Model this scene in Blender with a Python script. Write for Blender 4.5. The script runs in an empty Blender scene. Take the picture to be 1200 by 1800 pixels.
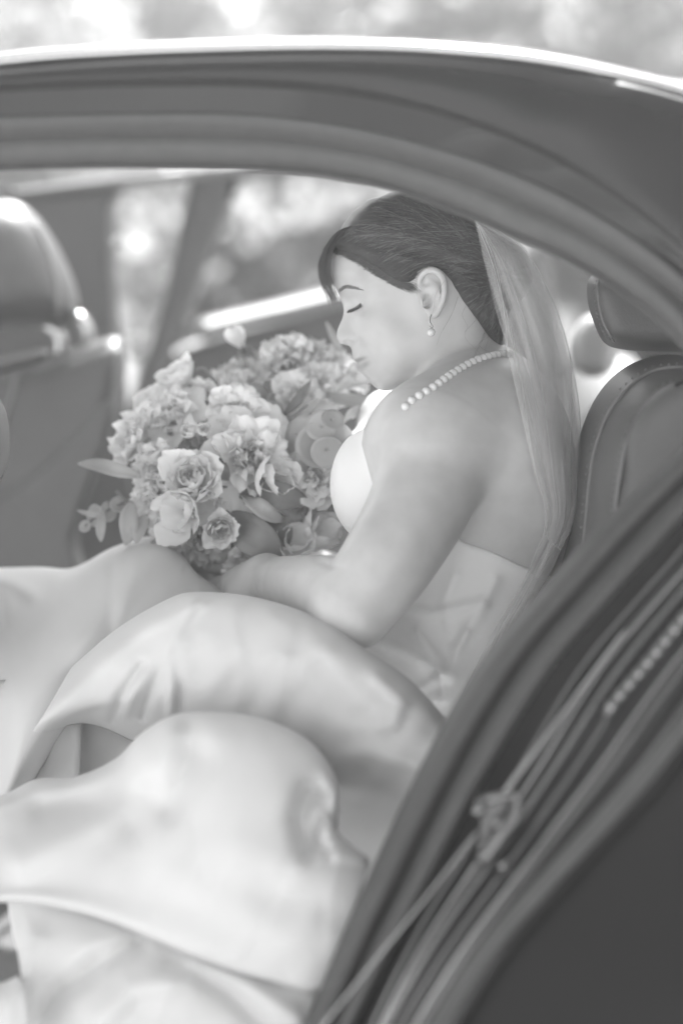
import bpy, math, random
import numpy as np
from mathutils import Vector, Matrix
from mathutils.bvhtree import BVHTree

SC = bpy.context.scene
COL = SC.collection
rng = np.random.default_rng(7)
random.seed(7)

# ------------------------------------------------------------------ camera
PITCH = math.radians(11.0)
EYE = Vector((0.0, 0.0, 1.46))
LENS = 85.0
KPX = 36.0 / LENS / 1800.0            # metres per photograph pixel per metre of depth
cam_data = bpy.data.cameras.new('camera')
cam_data.sensor_fit = 'VERTICAL'
cam_data.sensor_height = 36.0
cam_data.sensor_width = 24.0
cam_data.lens = LENS
cam_data.clip_start = 0.05
cam_data.clip_end = 400.0
cam_data.dof.use_dof = True
cam_data.dof.focus_distance = 2.42
cam_data.dof.aperture_fstop = 1.8
cam = bpy.data.objects.new('camera', cam_data)
cam.location = EYE
cam.rotation_euler = (math.radians(90.0) - PITCH, 0, 0)
COL.objects.link(cam)
SC.camera = cam
SC.render.resolution_x, SC.render.resolution_y = 682, 1024

# ------------------------------------------------------------------ light
SUN_EL, SUN_AZ = math.radians(46), math.radians(8)      # azimuth from +Y towards +X
world = bpy.data.worlds.new('World')
SC.world = world
world.use_nodes = True
wn = world.node_tree.nodes
sky = wn.new('ShaderNodeTexSky')
sky.sky_type = 'NISHITA'
sky.sun_disc = False
sky.sun_elevation = SUN_EL
sky.sun_rotation = SUN_AZ
bw = wn.new('ShaderNodeRGBToBW')                          # a black and white photograph: neutral sky light
world.node_tree.links.new(sky.outputs[0], bw.inputs[0])
world.node_tree.links.new(bw.outputs[0], wn['Background'].inputs[0])
wn['Background'].inputs[1].default_value = 0.115
sun_data = bpy.data.lights.new('sun', 'SUN')
sun_data.energy = 5.0
sun_data.angle = math.radians(0.5)
sun = bpy.data.objects.new('sun', sun_data)
COL.objects.link(sun)
to_sun = Vector((math.sin(SUN_AZ) * math.cos(SUN_EL), math.cos(SUN_AZ) * math.cos(SUN_EL), math.sin(SUN_EL)))
sun.rotation_euler = to_sun.to_track_quat('Z', 'Y').to_euler()

vs = SC.view_settings
vs.view_transform = 'Standard'
vs.look = 'None'
vs.gamma = 1.0
vs.use_curve_mapping = False
vs.exposure = 2.0
SC.cycles.use_denoising = True
SC.cycles.max_bounces = 10
SC.cycles.diffuse_bounces = 4
SC.cycles.glossy_bounces = 4
SC.cycles.transparent_max_bounces = 40
SC.cycles.caustics_reflective = False
SC.cycles.caustics_refractive = False

# ------------------------------------------------------------------ frames
SP, CP = math.sin(PITCH), math.cos(PITCH)
C2W = np.array([[1, 0, 0], [0, SP, CP], [0, CP, -SP]])     # (right, up, depth) -> world
W2C = C2W.T
EYE_A = np.array(EYE)


def to_world(v):
    return np.asarray(v, float) @ C2W.T + EYE_A


def cf(px, py, d):
    """camera frame (right, up, depth) of a spot seen at photograph pixel px, py at depth d"""
    return np.array([(px - 600.0) * KPX * d, (900.0 - py) * KPX * d, d])


def P(px, py, d):
    return to_world(cf(px, py, d))


# ------------------------------------------------------------------ objects
def tag(o, label=None, cat=None, group=None, kind=None):
    for k, v in (('label', label), ('category', cat), ('group', group), ('kind', kind)):
        if v:
            o[k] = v
    return o


def empty(name, loc, label=None, cat=None, group=None):
    o = bpy.data.objects.new(name, None)
    o.empty_display_size = 0.05
    o.location = Vector(loc)
    COL.objects.link(o)
    return tag(o, label, cat, group)


def adopt(o, parent):
    if parent is not None:
        o.parent = parent
        m = Matrix.Identity(4)
        q = parent
        chain = []
        while q is not None:
            chain.append(q)
            q = q.parent
        for q in reversed(chain):
            if q.parent is not None:
                m = m @ q.matrix_parent_inverse
            m = m @ q.matrix_basis
        o.matrix_parent_inverse = m.inverted()
    return o


def raw_mesh(name, v, f):
    me = bpy.data.meshes.new(name)
    v = np.ascontiguousarray(v, dtype=np.float32)
    if isinstance(f, np.ndarray):
        n, k = f.shape
        me.vertices.add(len(v))
        me.vertices.foreach_set('co', v.ravel())
        me.loops.add(n * k)
        me.loops.foreach_set('vertex_index', np.ascontiguousarray(f, dtype=np.int32).ravel())
        me.polygons.add(n)
        me.polygons.foreach_set('loop_start', np.arange(0, n * k, k, dtype=np.int32))
        me.update(calc_edges=True)
    else:
        me.from_pydata(v.tolist(), [], f)
    me.validate()
    me.polygons.foreach_set('use_smooth', np.ones(len(me.polygons), dtype=bool))
    me.update()
    return me


def obj(name, v, f, m, parent=None, smooth=True, solid=0.0, subsurf=0, world_co=True):
    me = raw_mesh(name, v, f)
    if not smooth:
        me.polygons.foreach_set('use_smooth', np.zeros(len(me.polygons), dtype=bool))
    for mm in (m if isinstance(m, (list, tuple)) else [m]):
        me.materials.append(mm)
    o = bpy.data.objects.new(name, me)
    COL.objects.link(o)
    if subsurf:
        s = o.modifiers.new('subsurf', 'SUBSURF')
        s.levels = s.render_levels = subsurf
    if solid:
        s = o.modifiers.new('solid', 'SOLIDIFY')
        s.thickness = solid
        s.offset = 0.0
    adopt(o, parent)
    return o


class MB:
    """collects pieces of one mesh"""
    def __init__(self):
        self.v, self.f, self.n = [], [], 0

    def add(self, v, f):
        self.v.append(np.asarray(v, float))
        self.f += [tuple(int(i) + self.n for i in q) for q in f]
        self.n += len(v)

    def build(self, name, m, parent=None, **k):
        return obj(name, np.concatenate(self.v), self.f, m, parent, **k)


def grid_faces(nr, nc, close_c=False, close_r=False):
    r = np.arange(nr if close_r else nr - 1)
    c = np.arange(nc if close_c else nc - 1)
    R, Q = np.meshgrid(r, c, indexing='ij')
    R2, Q2 = (R + 1) % nr, (Q + 1) % nc
    return np.stack([R * nc + Q, R * nc + Q2, R2 * nc + Q2, R2 * nc + Q], -1).reshape(-1, 4)


def catmull(pts, n, closed=False):
    """resample a control polyline as a Catmull-Rom curve, n samples evenly by length"""
    p = np.asarray(pts, float)
    if closed:
        q = np.vstack([p[-1], p, p[0], p[1]])
    else:
        q = np.vstack([2 * p[0] - p[1], p, 2 * p[-1] - p[-2]])
    out = []
    m = 24
    t = np.linspace(0, 1, m, endpoint=False)[:, None]
    for i in range(1, len(q) - 2):
        a, b, c, d = q[i - 1], q[i], q[i + 1], q[i + 2]
        out.append(0.5 * (2 * b + (c - a) * t + (2 * a - 5 * b + 4 * c - d) * t ** 2 + (3 * b - a - 3 * c + d) * t ** 3))
    out = np.vstack(out + [q[-2][None]])
    s = np.r_[0, np.cumsum(np.linalg.norm(np.diff(out[:, :2], axis=0), axis=1) + 1e-9)]
    u = np.linspace(0, s[-1], n + 1)[:-1] if closed else np.linspace(0, s[-1], n)
    return np.stack([np.interp(u, s, out[:, k]) for k in range(out.shape[1])], 1)


def tube(mb, path, r, sides=8, cap=True, flat=1.0):
    """tube along world points; r scalar or per point"""
    p = np.asarray(path, float)
    n = len(p)
    r = np.broadcast_to(np.asarray(r, float), (n,))
    t = np.gradient(p, axis=0)
    t /= np.linalg.norm(t, axis=1)[:, None] + 1e-12
    up = np.array([0.0, 0.0, 1.0])
    if abs(t[0] @ up) > 0.9:
        up = np.array([1.0, 0, 0])
    a = np.cross(t[0], up)
    A = []
    for i in range(n):
        a = a - t[i] * (a @ t[i])
        a /= np.linalg.norm(a) + 1e-12
        A.append(a.copy())
    A = np.array(A)
    B = np.cross(t, A)
    th = np.linspace(0, 2 * np.pi, sides, endpoint=False)
    v = p[:, None] + r[:, None, None] * (np.cos(th)[None, :, None] * A[:, None] + flat * np.sin(th)[None, :, None] * B[:, None])
    f = grid_faces(n, sides, close_c=True).tolist()
    if cap:
        f.append(tuple(range(sides))[::-1])
        f.append(tuple((n - 1) * sides + k for k in range(sides)))
    mb.add(v.reshape(-1, 3), f)


def ball(mb, c, r, nu=12, nv=8, sc=(1, 1, 1)):
    th = np.linspace(0, np.pi, nv + 1)
    ph = np.linspace(0, 2 * np.pi, nu, endpoint=False)
    v = np.stack([np.outer(np.sin(th), np.cos(ph)), np.outer(np.sin(th), np.sin(ph)), np.outer(np.cos(th), np.ones(nu))], -1)
    v = v.reshape(-1, 3) * r * np.asarray(sc) + np.asarray(c)
    mb.add(v, [tuple(q) for q in grid_faces(nv + 1, nu, close_c=True)])


def box(mb, c, s, rot=None):
    v = np.array([[x, y, z] for x in (-1, 1) for y in (-1, 1) for z in (-1, 1)], float) * 0.5 * np.asarray(s)
    if rot is not None:
        v = v @ np.array(rot).T
    mb.add(v + np.asarray(c), [(0, 1, 3, 2), (4, 6, 7, 5), (0, 4, 5, 1), (2, 3, 7, 6), (0, 2, 6, 4), (1, 5, 7, 3)])


# ------------------------------------------------------------------ materials (neutral: the photograph is black and white)
def mat(name, base, rough=0.5, var=0.06, scale=40.0, bump=0.0, bscale=300.0, coat=0.0, sss=0.0, sss_r=0.01,
        metal=0.0, spec=0.5, sheen=0.0, transl=0.0, alpha=1.0, attr=None, attr_col=0.1, stretch=None, gather=False):
    m = bpy.data.materials.new(name)
    m.use_nodes = True
    nt = m.node_tree
    n, L = nt.nodes, nt.links
    b = n['Principled BSDF']
    out = n['Material Output']
    tc = n.new('ShaderNodeTexCoord')
    no = n.new('ShaderNodeTexNoise')
    no.inputs['Scale'].default_value = scale
    no.inputs['Detail'].default_value = 5
    src = tc.outputs['Object']
    if stretch:
        mp = n.new('ShaderNodeMapping')
        mp.inputs['Scale'].default_value = stretch
        L.new(src, mp.inputs[0])
        src = mp.outputs[0]
    L.new(src, no.inputs['Vector'])
    mr = n.new('ShaderNodeMapRange')
    mr.inputs['From Min'].default_value = 0.25
    mr.inputs['From Max'].default_value = 0.75
    mr.inputs['To Min'].default_value = base * (1 - var)
    mr.inputs['To Max'].default_value = base * (1 + var)
    L.new(no.outputs[0], mr.inputs[0])
    cur = mr.outputs[0]
    if attr:
        at = n.new('ShaderNodeAttribute')
        at.attribute_name = attr
        mx = n.new('ShaderNodeMix')
        mx.data_type = 'FLOAT'
        L.new(at.outputs['Fac'], mx.inputs[0])
        L.new(cur, mx.inputs[2])
        mx.inputs[3].default_value = attr_col
        cur = mx.outputs[0]
    L.new(cur, b.inputs['Base Color'])
    b.inputs['Roughness'].default_value = rough
    b.inputs['Metallic'].default_value = metal
    b.inputs['Specular IOR Level'].default_value = spec
    b.inputs['Coat Weight'].default_value = coat
    b.inputs['Coat Roughness'].default_value = 0.04
    b.inputs['Sheen Weight'].default_value = sheen
    if sss:
        b.inputs['Subsurface Weight'].default_value = sss
        b.inputs['Subsurface Radius'].default_value = (1, 1, 1)
        b.inputs['Subsurface Scale'].default_value = sss_r
    if bump:
        bn = n.new('ShaderNodeTexNoise')
        bn.inputs['Scale'].default_value = bscale
        bn.inputs['Detail'].default_value = 4
        L.new(src, bn.inputs['Vector'])
        bp = n.new('ShaderNodeBump')
        bp.inputs['Strength'].default_value = bump
        bp.inputs['Distance'].default_value = 0.002
        L.new(bn.outputs[0], bp.inputs['Height'])
        L.new(bp.outputs[0], b.inputs['Normal'])
    last = b.outputs[0]
    if transl:
        tr = n.new('ShaderNodeBsdfTranslucent')
        L.new(cur, tr.inputs[0])
        ms = n.new('ShaderNodeMixShader')
        ms.inputs[0].default_value = transl
        L.new(last, ms.inputs[1])
        L.new(tr.outputs[0], ms.inputs[2])
        last = ms.outputs[0]
    if alpha < 1.0:
        tp = n.new('ShaderNodeBsdfTransparent')
        ms = n.new('ShaderNodeMixShader')
        ms.inputs[0].default_value = alpha
        if gather:                                        # how closely the tulle is gathered
            ga = n.new('ShaderNodeAttribute')
            ga.attribute_name = 'gather'
            L.new(ga.outputs['Fac'], ms.inputs[0])
        L.new(tp.outputs[0], ms.inputs[1])
        L.new(last, ms.inputs[2])
        last = ms.outputs[0]
    L.new(last, out.inputs[0])
    return m


def glass_mat(name, tint):
    m = bpy.data.materials.new(name)
    m.use_nodes = True
    n, L = m.node_tree.nodes, m.node_tree.links
    n.remove(n['Principled BSDF'])
    tp = n.new('ShaderNodeBsdfTransparent')
    tp.inputs[0].default_value = (tint, tint, tint, 1)
    gl = n.new('ShaderNodeBsdfGlossy')
    gl.inputs['Roughness'].default_value = 0.011
    ms = n.new('ShaderNodeMixShader')
    ms.inputs[0].default_value = 0.045
    L.new(tp.outputs[0], ms.inputs[1])
    L.new(gl.outputs[0], ms.inputs[2])
    L.new(ms.outputs[0], n['Material Output'].inputs[0])
    return m


M = {}
M['paint'] = mat('car_paint', 0.010, 0.25, 0.05, 300, coat=0.25, spec=0.2)
M['jamb'] = mat('door_jamb_paint', 0.025, 0.2, 0.05, 200, coat=0.8)
M['rubber'] = mat('seal_rubber', 0.06, 0.5, 0.1, 60, bump=0.1, bscale=400)
M['chrome'] = mat('polished_steel', 0.55, 0.22, 0.03, 50, metal=1.0)
M['plastic'] = mat('interior_plastic', 0.085, 0.5, 0.08, 60, bump=0.15, bscale=900)
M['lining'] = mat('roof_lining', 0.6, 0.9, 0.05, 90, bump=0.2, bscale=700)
M['dimmed_lining'] = mat('dimmed_lining', 0.2, 0.9, 0.05, 90, bump=0.2, bscale=700)  # same lining darkened to hold back the sunlight falling on it
M['leather'] = mat('seat_leather', 0.085, 0.45, 0.08, 25, bump=0.25, bscale=450)
M['leather_light'] = mat('piping_and_lit_leather', 0.2, 0.45, 0.08, 25, bump=0.25, bscale=450)
M['thread'] = mat('seam_thread', 0.05, 0.7)
M['skin'] = mat('skin', 0.56, 0.42, 0.07, 45, bump=0.10, bscale=900, sss=0.25, sss_r=0.006, spec=0.4, attr='lip', attr_col=0.36)
M['hair'] = mat('hair', 0.055, 0.42, 0.25, 60, bump=0.3, bscale=60, spec=0.35)
M['strand'] = mat('hair_strand', 0.06, 0.38, 0.4, 30, spec=0.5)
M['strand_light'] = mat('hair_strand_light', 0.15, 0.38, 0.3, 30, spec=0.5)
M['trim_gloss'] = mat('glossy_trim', 0.22, 0.16, 0.05, 60, metal=1.0)
M['glints'] = mat('white_glints', 0.62, 0.6, 0.05, 60, transl=0.5)
M['lash'] = mat('lash_hair', 0.14, 0.6)
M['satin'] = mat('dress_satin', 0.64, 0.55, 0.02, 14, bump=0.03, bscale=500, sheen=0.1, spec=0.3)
M['bodice'] = mat('lightened_satin', 0.84, 0.5, 0.02, 14, bump=0.05, bscale=400, sheen=0.1, spec=0.3)  # gown satin lightened to stand in for light missing on the bodice
M['brow'] = mat('brow_hair', 0.22, 0.6)
M['tulle'] = mat('veil_tulle', 0.93, 0.9, 0.02, 30, transl=0.22, alpha=0.25, spec=0.0, gather=True)
M['tulle_hem'] = mat('veil_hem', 0.88, 0.8, 0.02, 30, transl=0.3, alpha=0.5, spec=0.0)
M['pearl'] = mat('pearl', 0.72, 0.16, 0.03, 90, coat=0.6, sss=0.15, sss_r=0.002)
M['petal'] = mat('white_petal', 0.93, 0.55, 0.04, 60, bump=0.12, bscale=250, transl=0.28, spec=0.25)
M['petal_shaded'] = mat('shaded_petal', 0.68, 0.55, 0.12, 60, bump=0.15, bscale=250, transl=0.3, spec=0.25)  # petals darkened to stand in for shade among the flowers
M['petal_core'] = mat('petal_heart', 0.75, 0.6, 0.1, 80, bump=0.3, bscale=200, transl=0.2, spec=0.2)
M['leaf'] = mat('bouquet_leaf', 0.28, 0.45, 0.15, 40, bump=0.2, bscale=200, transl=0.25)
M['gum_leaf'] = mat('round_gum_leaf', 0.55, 0.5, 0.1, 40, bump=0.15, bscale=200, transl=0.3)
M['stem'] = mat('flower_stem', 0.2, 0.5, 0.1, 40, transl=0.1)
M['ribbon'] = mat('bouquet_ribbon', 0.4, 0.4, 0.05, 60)
M['glass'] = glass_mat('window_glass', 0.62)
M['diffuser'] = mat('diffuser_fabric', 0.85, 0.9, 0.03, 200, transl=0.88, spec=0.0)
M['added_roof_glass'] = glass_mat('added_roof_glass', 0.95)
M['tree_leaf'] = mat('tree_leaf', 0.16, 0.42, 0.3, 3, transl=0.45)
M['shrub_leaf'] = mat('shrub_leaf', 0.3, 0.4, 0.3, 3, transl=0.4)
M['hedge_leaf'] = mat('hedge_leaf', 0.15, 0.5, 0.35, 2, transl=0.45)
M['bark'] = mat('bark', 0.1, 0.9, 0.3, 12, bump=0.6, bscale=40)
M['gravel'] = mat('pale_gravel', 0.42, 0.9, 0.2, 20, bump=0.6, bscale=90)
hz = bpy.data.materials.new('added_haze_air')
hz.use_nodes = True
hz.node_tree.nodes.remove(hz.node_tree.nodes['Principled BSDF'])
pv = hz.node_tree.nodes.new('ShaderNodeVolumePrincipled')
pv.inputs['Color'].default_value = (0.95, 0.95, 0.95, 1)
pv.inputs['Density'].default_value = 0.011
pv.inputs['Anisotropy'].default_value = 0.55
hz.node_tree.links.new(pv.outputs[0], hz.node_tree.nodes['Material Output'].inputs['Volume'])
M['added_haze'] = hz
M['lawn'] = mat('lawn_turf', 0.13, 0.9, 0.5, 1.2, bump=0.8, bscale=25)
# ------------------------------------------------------------------ fields (signed distance, camera frame metres)
def sd_polygon(px, py, poly):
    """signed pixel distance, positive inside"""
    q = np.asarray(poly, float)
    best = np.full(px.shape, 1e9, np.float64)
    inside = np.zeros(px.shape, bool)
    for i in range(len(q)):
        a, b = q[i], q[(i + 1) % len(q)]
        e = b - a
        wx, wy = px - a[0], py - a[1]
        h = np.clip((wx * e[0] + wy * e[1]) / (e @ e + 1e-9), 0, 1)
        best = np.minimum(best, (wx - h * e[0]) ** 2 + (wy - h * e[1]) ** 2)
        c = (a[1] > py) != (b[1] > py)
        with np.errstate(divide='ignore', invalid='ignore'):
            c &= px < (b[0] - a[0]) * (py - a[1]) / (b[1] - a[1] + 1e-30) + a[0]
        inside ^= c
    s = np.sqrt(best)
    return np.where(inside, s, -s)


class Map:
    """a picture-plane map sampled bilinearly"""
    def __init__(self, x0, y0, x1, y1, step=1.0):
        self.x0, self.y0, self.step = x0, y0, step
        self.X, self.Y = np.meshgrid(np.arange(x0, x1 + step, step), np.arange(y0, y1 + step, step))
        self.A = None

    def __call__(self, px, py, A=None):
        A = self.A if A is None else A
        h, w = A.shape
        u = np.clip((px - self.x0) / self.step, 0, w - 1.001)
        v = np.clip((py - self.y0) / self.step, 0, h - 1.001)
        i, j = u.astype(int), v.astype(int)
        fu, fv = u - i, v - j
        return (A[j, i] * (1 - fu) + A[j, i + 1] * fu) * (1 - fv) + (A[j + 1, i] * (1 - fu) + A[j + 1, i + 1] * fu) * fv


def spread(X, Y, pts, sig=60.0):
    """smooth blend of scattered (x, y, value...) control values"""
    p = np.asarray(pts, float)
    num = [0.0] * (p.shape[1] - 2)
    den = 1e-12
    for q in p:
        w = 1.0 / (((X - q[0]) ** 2 + (Y - q[1]) ** 2) / sig ** 2 + 0.08) ** 1.6
        den = den + w
        for k in range(len(num)):
            num[k] = num[k] + w * q[2 + k]
    return [a / den for a in num]


def gauss(X, Y, cx, cy, sx, sy=None, rot=0.0):
    sy = sy or sx
    c, s = math.cos(rot), math.sin(rot)
    u = (X - cx) * c + (Y - cy) * s
    v = -(X - cx) * s + (Y - cy) * c
    return np.exp(-0.5 * ((u / sx) ** 2 + (v / sy) ** 2))


def line_gauss(X, Y, pts, w, ends=None):
    """gaussian ridge along a polyline; ends: amplitude per vertex"""
    p = np.asarray(pts, float)
    best = np.full(X.shape, 1e9)
    amp = np.ones(X.shape)
    for i in range(len(p) - 1):
        a, e = p[i], p[i + 1] - p[i]
        h = np.clip(((X - a[0]) * e[0] + (Y - a[1]) * e[1]) / (e @ e + 1e-9), 0, 1)
        d = (X - a[0] - h * e[0]) ** 2 + (Y - a[1] - h * e[1]) ** 2
        m = d < best
        best = np.where(m, d, best)
        if ends is not None:
            amp = np.where(m, ends[i] * (1 - h) + ends[i + 1] * h, amp)
    return amp * np.exp(-0.5 * best / w ** 2)


def smin(a, b, k):
    h = np.clip(0.5 + 0.5 * (b - a) / k, 0, 1)
    return b + (a - b) * h - k * h * (1 - h)


def smax(a, b, k):
    return -smin(-a, -b, k)


def sd_cone(p, a, b, ra, rb):
    a, b = np.asarray(a, p.dtype), np.asarray(b, p.dtype)
    e = b - a
    w = p - a
    h = np.clip(w @ e / (e @ e), 0, 1)
    w = w - h[:, None] * e
    return np.sqrt(np.einsum('ij,ij->i', w, w)) - (ra + (rb - ra) * h)


FAR = 0.12
DENSE = {}


def sd_chain(p, pts, k=0.008):
    """tapered tube through the joints; far from it only a bound is given"""
    key = id(pts)
    if key not in DENSE:
        a = np.array([[*q[0], q[1]] for q in pts])
        n = len(a)
        if n > 2:
            q = np.vstack([2 * a[0] - a[1], a, 2 * a[-1] - a[-2]])
            out = []
            for i in range(1, n):
                t = np.linspace(0, 1, 12 if a[:, 3].max() > 0.036 else 4, endpoint=False)[:, None]
                A, B, C, D = q[i - 1], q[i], q[i + 1], q[i + 2]
                out.append(0.5 * (2 * B + (C - A) * t + (2 * A - 5 * B + 4 * C - D) * t ** 2 + (3 * B - A - 3 * C + D) * t ** 3))
            a = np.vstack(out + [a[-1:]])
        DENSE[key] = (a, a[:, :3].min(0) - a[:, 3].max(), a[:, :3].max(0) + a[:, 3].max(), pts)
    a, lo, hi, _ = DENSE[key]
    lo, hi = lo.astype(p.dtype), hi.astype(p.dtype)
    bd = np.maximum(np.maximum(lo - p, p - hi), 0)
    out = np.sqrt((bd * bd).sum(1)) + 0.03
    near = out < 0.09
    if near.any():
        w = p[near]
        s = None
        for u, v in zip(a[:-1], a[1:]):
            c = sd_cone(w, u[:3], v[:3], u[3], v[3])
            s = c if s is None else np.minimum(s, c)
        out[near] = s
    return out


def sd_ell(p, c, r, R=None):
    q = p - np.asarray(c, p.dtype)
    if R is not None:
        q = q @ R
    r = np.asarray(r, p.dtype)
    k0 = np.linalg.norm(q / r, axis=1)
    k1 = np.linalg.norm(q / (r * r), axis=1)
    return k0 * (k0 - 1.0) / (k1 + 1e-9)


def chunked(f, p, n=150000):
    return np.concatenate([f(p[i:i + n]) for i in range(0, len(p), n)])


EDGES = [((0, 0, 0), (1, 0, 0)), ((0, 1, 0), (1, 1, 0)), ((0, 0, 1), (1, 0, 1)), ((0, 1, 1), (1, 1, 1)),
         ((0, 0, 0), (0, 1, 0)), ((1, 0, 0), (1, 1, 0)), ((0, 0, 1), (0, 1, 1)), ((1, 0, 1), (1, 1, 1)),
         ((0, 0, 0), (0, 0, 1)), ((1, 0, 0), (1, 0, 1)), ((0, 1, 0), (0, 1, 1)), ((1, 1, 0), (1, 1, 1))]


def mesh_field(f, lo, hi, h, m=5, slack=1.3, smooth=1):
    """surface nets over the narrow band of a signed distance field; returns camera-frame vertices and quads"""
    lo, hi = np.asarray(lo, float), np.asarray(hi, float)
    nb = 4 * np.ceil((hi - lo) / (h * m * 4)).astype(int)
    I = np.stack(np.meshgrid(*[np.arange(k) for k in nb // 4], indexing='ij'), -1).reshape(-1, 3)
    big = np.abs(chunked(f, (lo + (I + 0.5) * h * m * 4).astype(np.float32))) < slack * 0.87 * h * m * 4
    I = (I[big][:, None] * 4 + np.stack(np.meshgrid(*[np.arange(4)] * 3, indexing='ij'), -1).reshape(1, -1, 3)).reshape(-1, 3)
    ctr = (lo + (I + 0.5) * h * m).astype(np.float32)
    near = np.abs(chunked(f, ctr)) < slack * 0.87 * h * m
    B = I[near]
    s = np.stack(np.meshgrid(*[np.arange(m + 1)] * 3, indexing='ij'), -1)            # (m+1)^3
    pts = lo + ((B[:, None, None, None] * m + s[None]) * h)
    F = chunked(f, pts.reshape(-1, 3).astype(np.float32)).astype(np.float64).reshape(len(B), m + 1, m + 1, m + 1)
    neg = F < 0
    cnt = np.zeros((len(B), m, m, m), np.int8)
    for i in (0, 1):
        for j in (0, 1):
            for k in (0, 1):
                cnt += neg[:, i:i + m, j:j + m, k:k + m]
    act = (cnt > 0) & (cnt < 8)
    bi, ci, cj, ck = np.nonzero(act)
    acc = np.zeros((len(bi), 3))
    num = np.zeros(len(bi))
    cell = np.stack([ci, cj, ck], 1)
    for a, b in EDGES:
        ia, ib = cell + a, cell + b
        fa = F[bi, ia[:, 0], ia[:, 1], ia[:, 2]]
        fb = F[bi, ib[:, 0], ib[:, 1], ib[:, 2]]
        x = (fa < 0) != (fb < 0)
        t = np.where(x, fa / np.where(x, fa - fb, 1), 0)
        pos = np.asarray(a) + t[:, None] * (np.asarray(b) - np.asarray(a))
        acc += np.where(x[:, None], pos, 0)
        num += x
    gc = B[bi] * m + cell
    v = lo + (gc + acc / num[:, None]) * h
    N = nb * m + 2
    key = (gc[:, 0].astype(np.int64) * N[1] + gc[:, 1]) * N[2] + gc[:, 2]
    order = np.argsort(key)
    key, v = key[order], v[order]
    quads = []
    for ax in range(3):
        u, w = (ax + 1) % 3, (ax + 2) % 3
        sl0 = [slice(0, m)] * 3
        sl1 = [slice(0, m)] * 3
        sl1[ax] = slice(1, m + 1)
        n0, n1 = neg[(slice(None), *sl0)], neg[(slice(None), *sl1)]
        b2, i2, j2, k2 = np.nonzero(n0 != n1)
        flip = n0[b2, i2, j2, k2]
        g = B[b2] * m + np.stack([i2, j2, k2], 1)
        q = []
        ok = np.ones(len(g), bool)
        for du, dw in ((0, 0), (-1, 0), (-1, -1), (0, -1)):
            c = g.copy()
            c[:, u] += du
            c[:, w] += dw
            kk = (c[:, 0].astype(np.int64) * N[1] + c[:, 1]) * N[2] + c[:, 2]
            ix = np.clip(np.searchsorted(key, kk), 0, len(key) - 1)
            ok &= key[ix] == kk
            q.append(ix)
        q = np.stack(q, 1)
        q = np.where(flip[:, None], q, q[:, ::-1])
        quads.append(q[ok])
    q = np.concatenate(quads)[:, ::-1]
    for _ in range(smooth):
        a = np.zeros_like(v)
        n = np.zeros(len(v))
        for i in range(4):
            for j in ((i + 1) % 4, (i + 3) % 4):
                np.add.at(a, q[:, i], v[q[:, j]])
                np.add.at(n, q[:, i], 1)
        v = np.where(n[:, None] > 0, v * 0.5 + 0.5 * a / np.maximum(n, 1)[:, None], v)
    # camera frame (right, up, depth) is left-handed against world: flip so that normals point outwards
    return v, q


def pxy(p):
    return 600.0 + p[:, 0] / (KPX * p[:, 2]), 900.0 - p[:, 1] / (KPX * p[:, 2])


def inflate_field(poly, d0, T, R, grad=(0.0, 0.0), dense=True, bow=0.0):
    """solid with the outline poly (photograph pixels) at depth d0, half thickness T, edges rounded over R pixels;
    grad: depth change per pixel in x and y from the outline's middle"""
    q = catmull(poly, 160, True) if dense else np.asarray(poly, float)
    x0, y0 = q.min(0) - 40
    x1, y1 = q.max(0) + 40
    mp = Map(x0, y0, x1, y1, max(1.0, (x1 - x0 + y1 - y0) / 500))
    e = sd_polygon(mp.X, mp.Y, q)
    w2 = T * T * np.where(e > 0, 1 - (1 - np.clip(e / R, 0, 1)) ** 2, 2 * e / R)
    cx, cy = (x0 + x1) / 2, (y0 + y1) / 2
    gy, gx = np.gradient(w2, mp.step)
    gs = np.hypot(gx, gy) / (KPX * d0)

    slope = math.sqrt(1 + (grad[0] ** 2 + grad[1] ** 2) / (KPX * d0) ** 2) * (1.6 if bow else 1.0)

    def f(p):
        px, py = pxy(p)
        y = p[:, 2] - d0 - grad[0] * (px - cx) - grad[1] * (py - cy)
        if bow:
            y = y - bow * ((px - cx) ** 2 + (py - cy) ** 2) / 1e4
        W = mp(px, py, w2)
        G = mp(px, py, gs)
        return (y * y - W) / (np.sqrt(4 * y * y + G * G) + 0.25 * T) / slope
    dd = T + abs(grad[0]) * (x1 - x0) / 2 + abs(grad[1]) * (y1 - y0) / 2 + 0.02 + abs(bow) * ((x1 - x0) ** 2 + (y1 - y0) ** 2) / 4e4
    c = [cf(x, y, d) for x in (x0, x1) for y in (y0, y1) for d in (d0 - dd, d0 + dd)]
    return f, np.min(c, 0), np.max(c, 0)


def inflate(name, poly, d0, T, R, m, parent=None, grad=(0, 0), h=0.004, dense=True, bow=0.0, smooth=2):
    f, lo, hi = inflate_field(poly, d0, T, R, grad, dense, bow)
    v, q = mesh_field(f, lo, hi, h, smooth=smooth, slack=2.2)
    return obj(name, to_world(v), q, m, parent)


def loft(rows, n, m_between=6):
    """rows: list of control polylines (px, py, d); a smooth surface through them, camera-frame"""
    R = np.stack([catmull(r, n) for r in rows])                # (nr, n, 3)
    nr = len(rows)
    q = np.concatenate([2 * R[:1] - R[1:2], R, 2 * R[-1:] - R[-2:-1]])
    t = np.linspace(0, 1, m_between, endpoint=False)[:, None, None]
    out = []
    for i in range(1, nr):
        a, b, c, d = q[i - 1], q[i], q[i + 1], q[i + 2]
        out.append(0.5 * (2 * b + (c - a) * t + (2 * a - 5 * b + 4 * c - d) * t ** 2 + (3 * b - a - 3 * c + d) * t ** 3))
    return np.concatenate(out + [R[-1:]])


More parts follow.
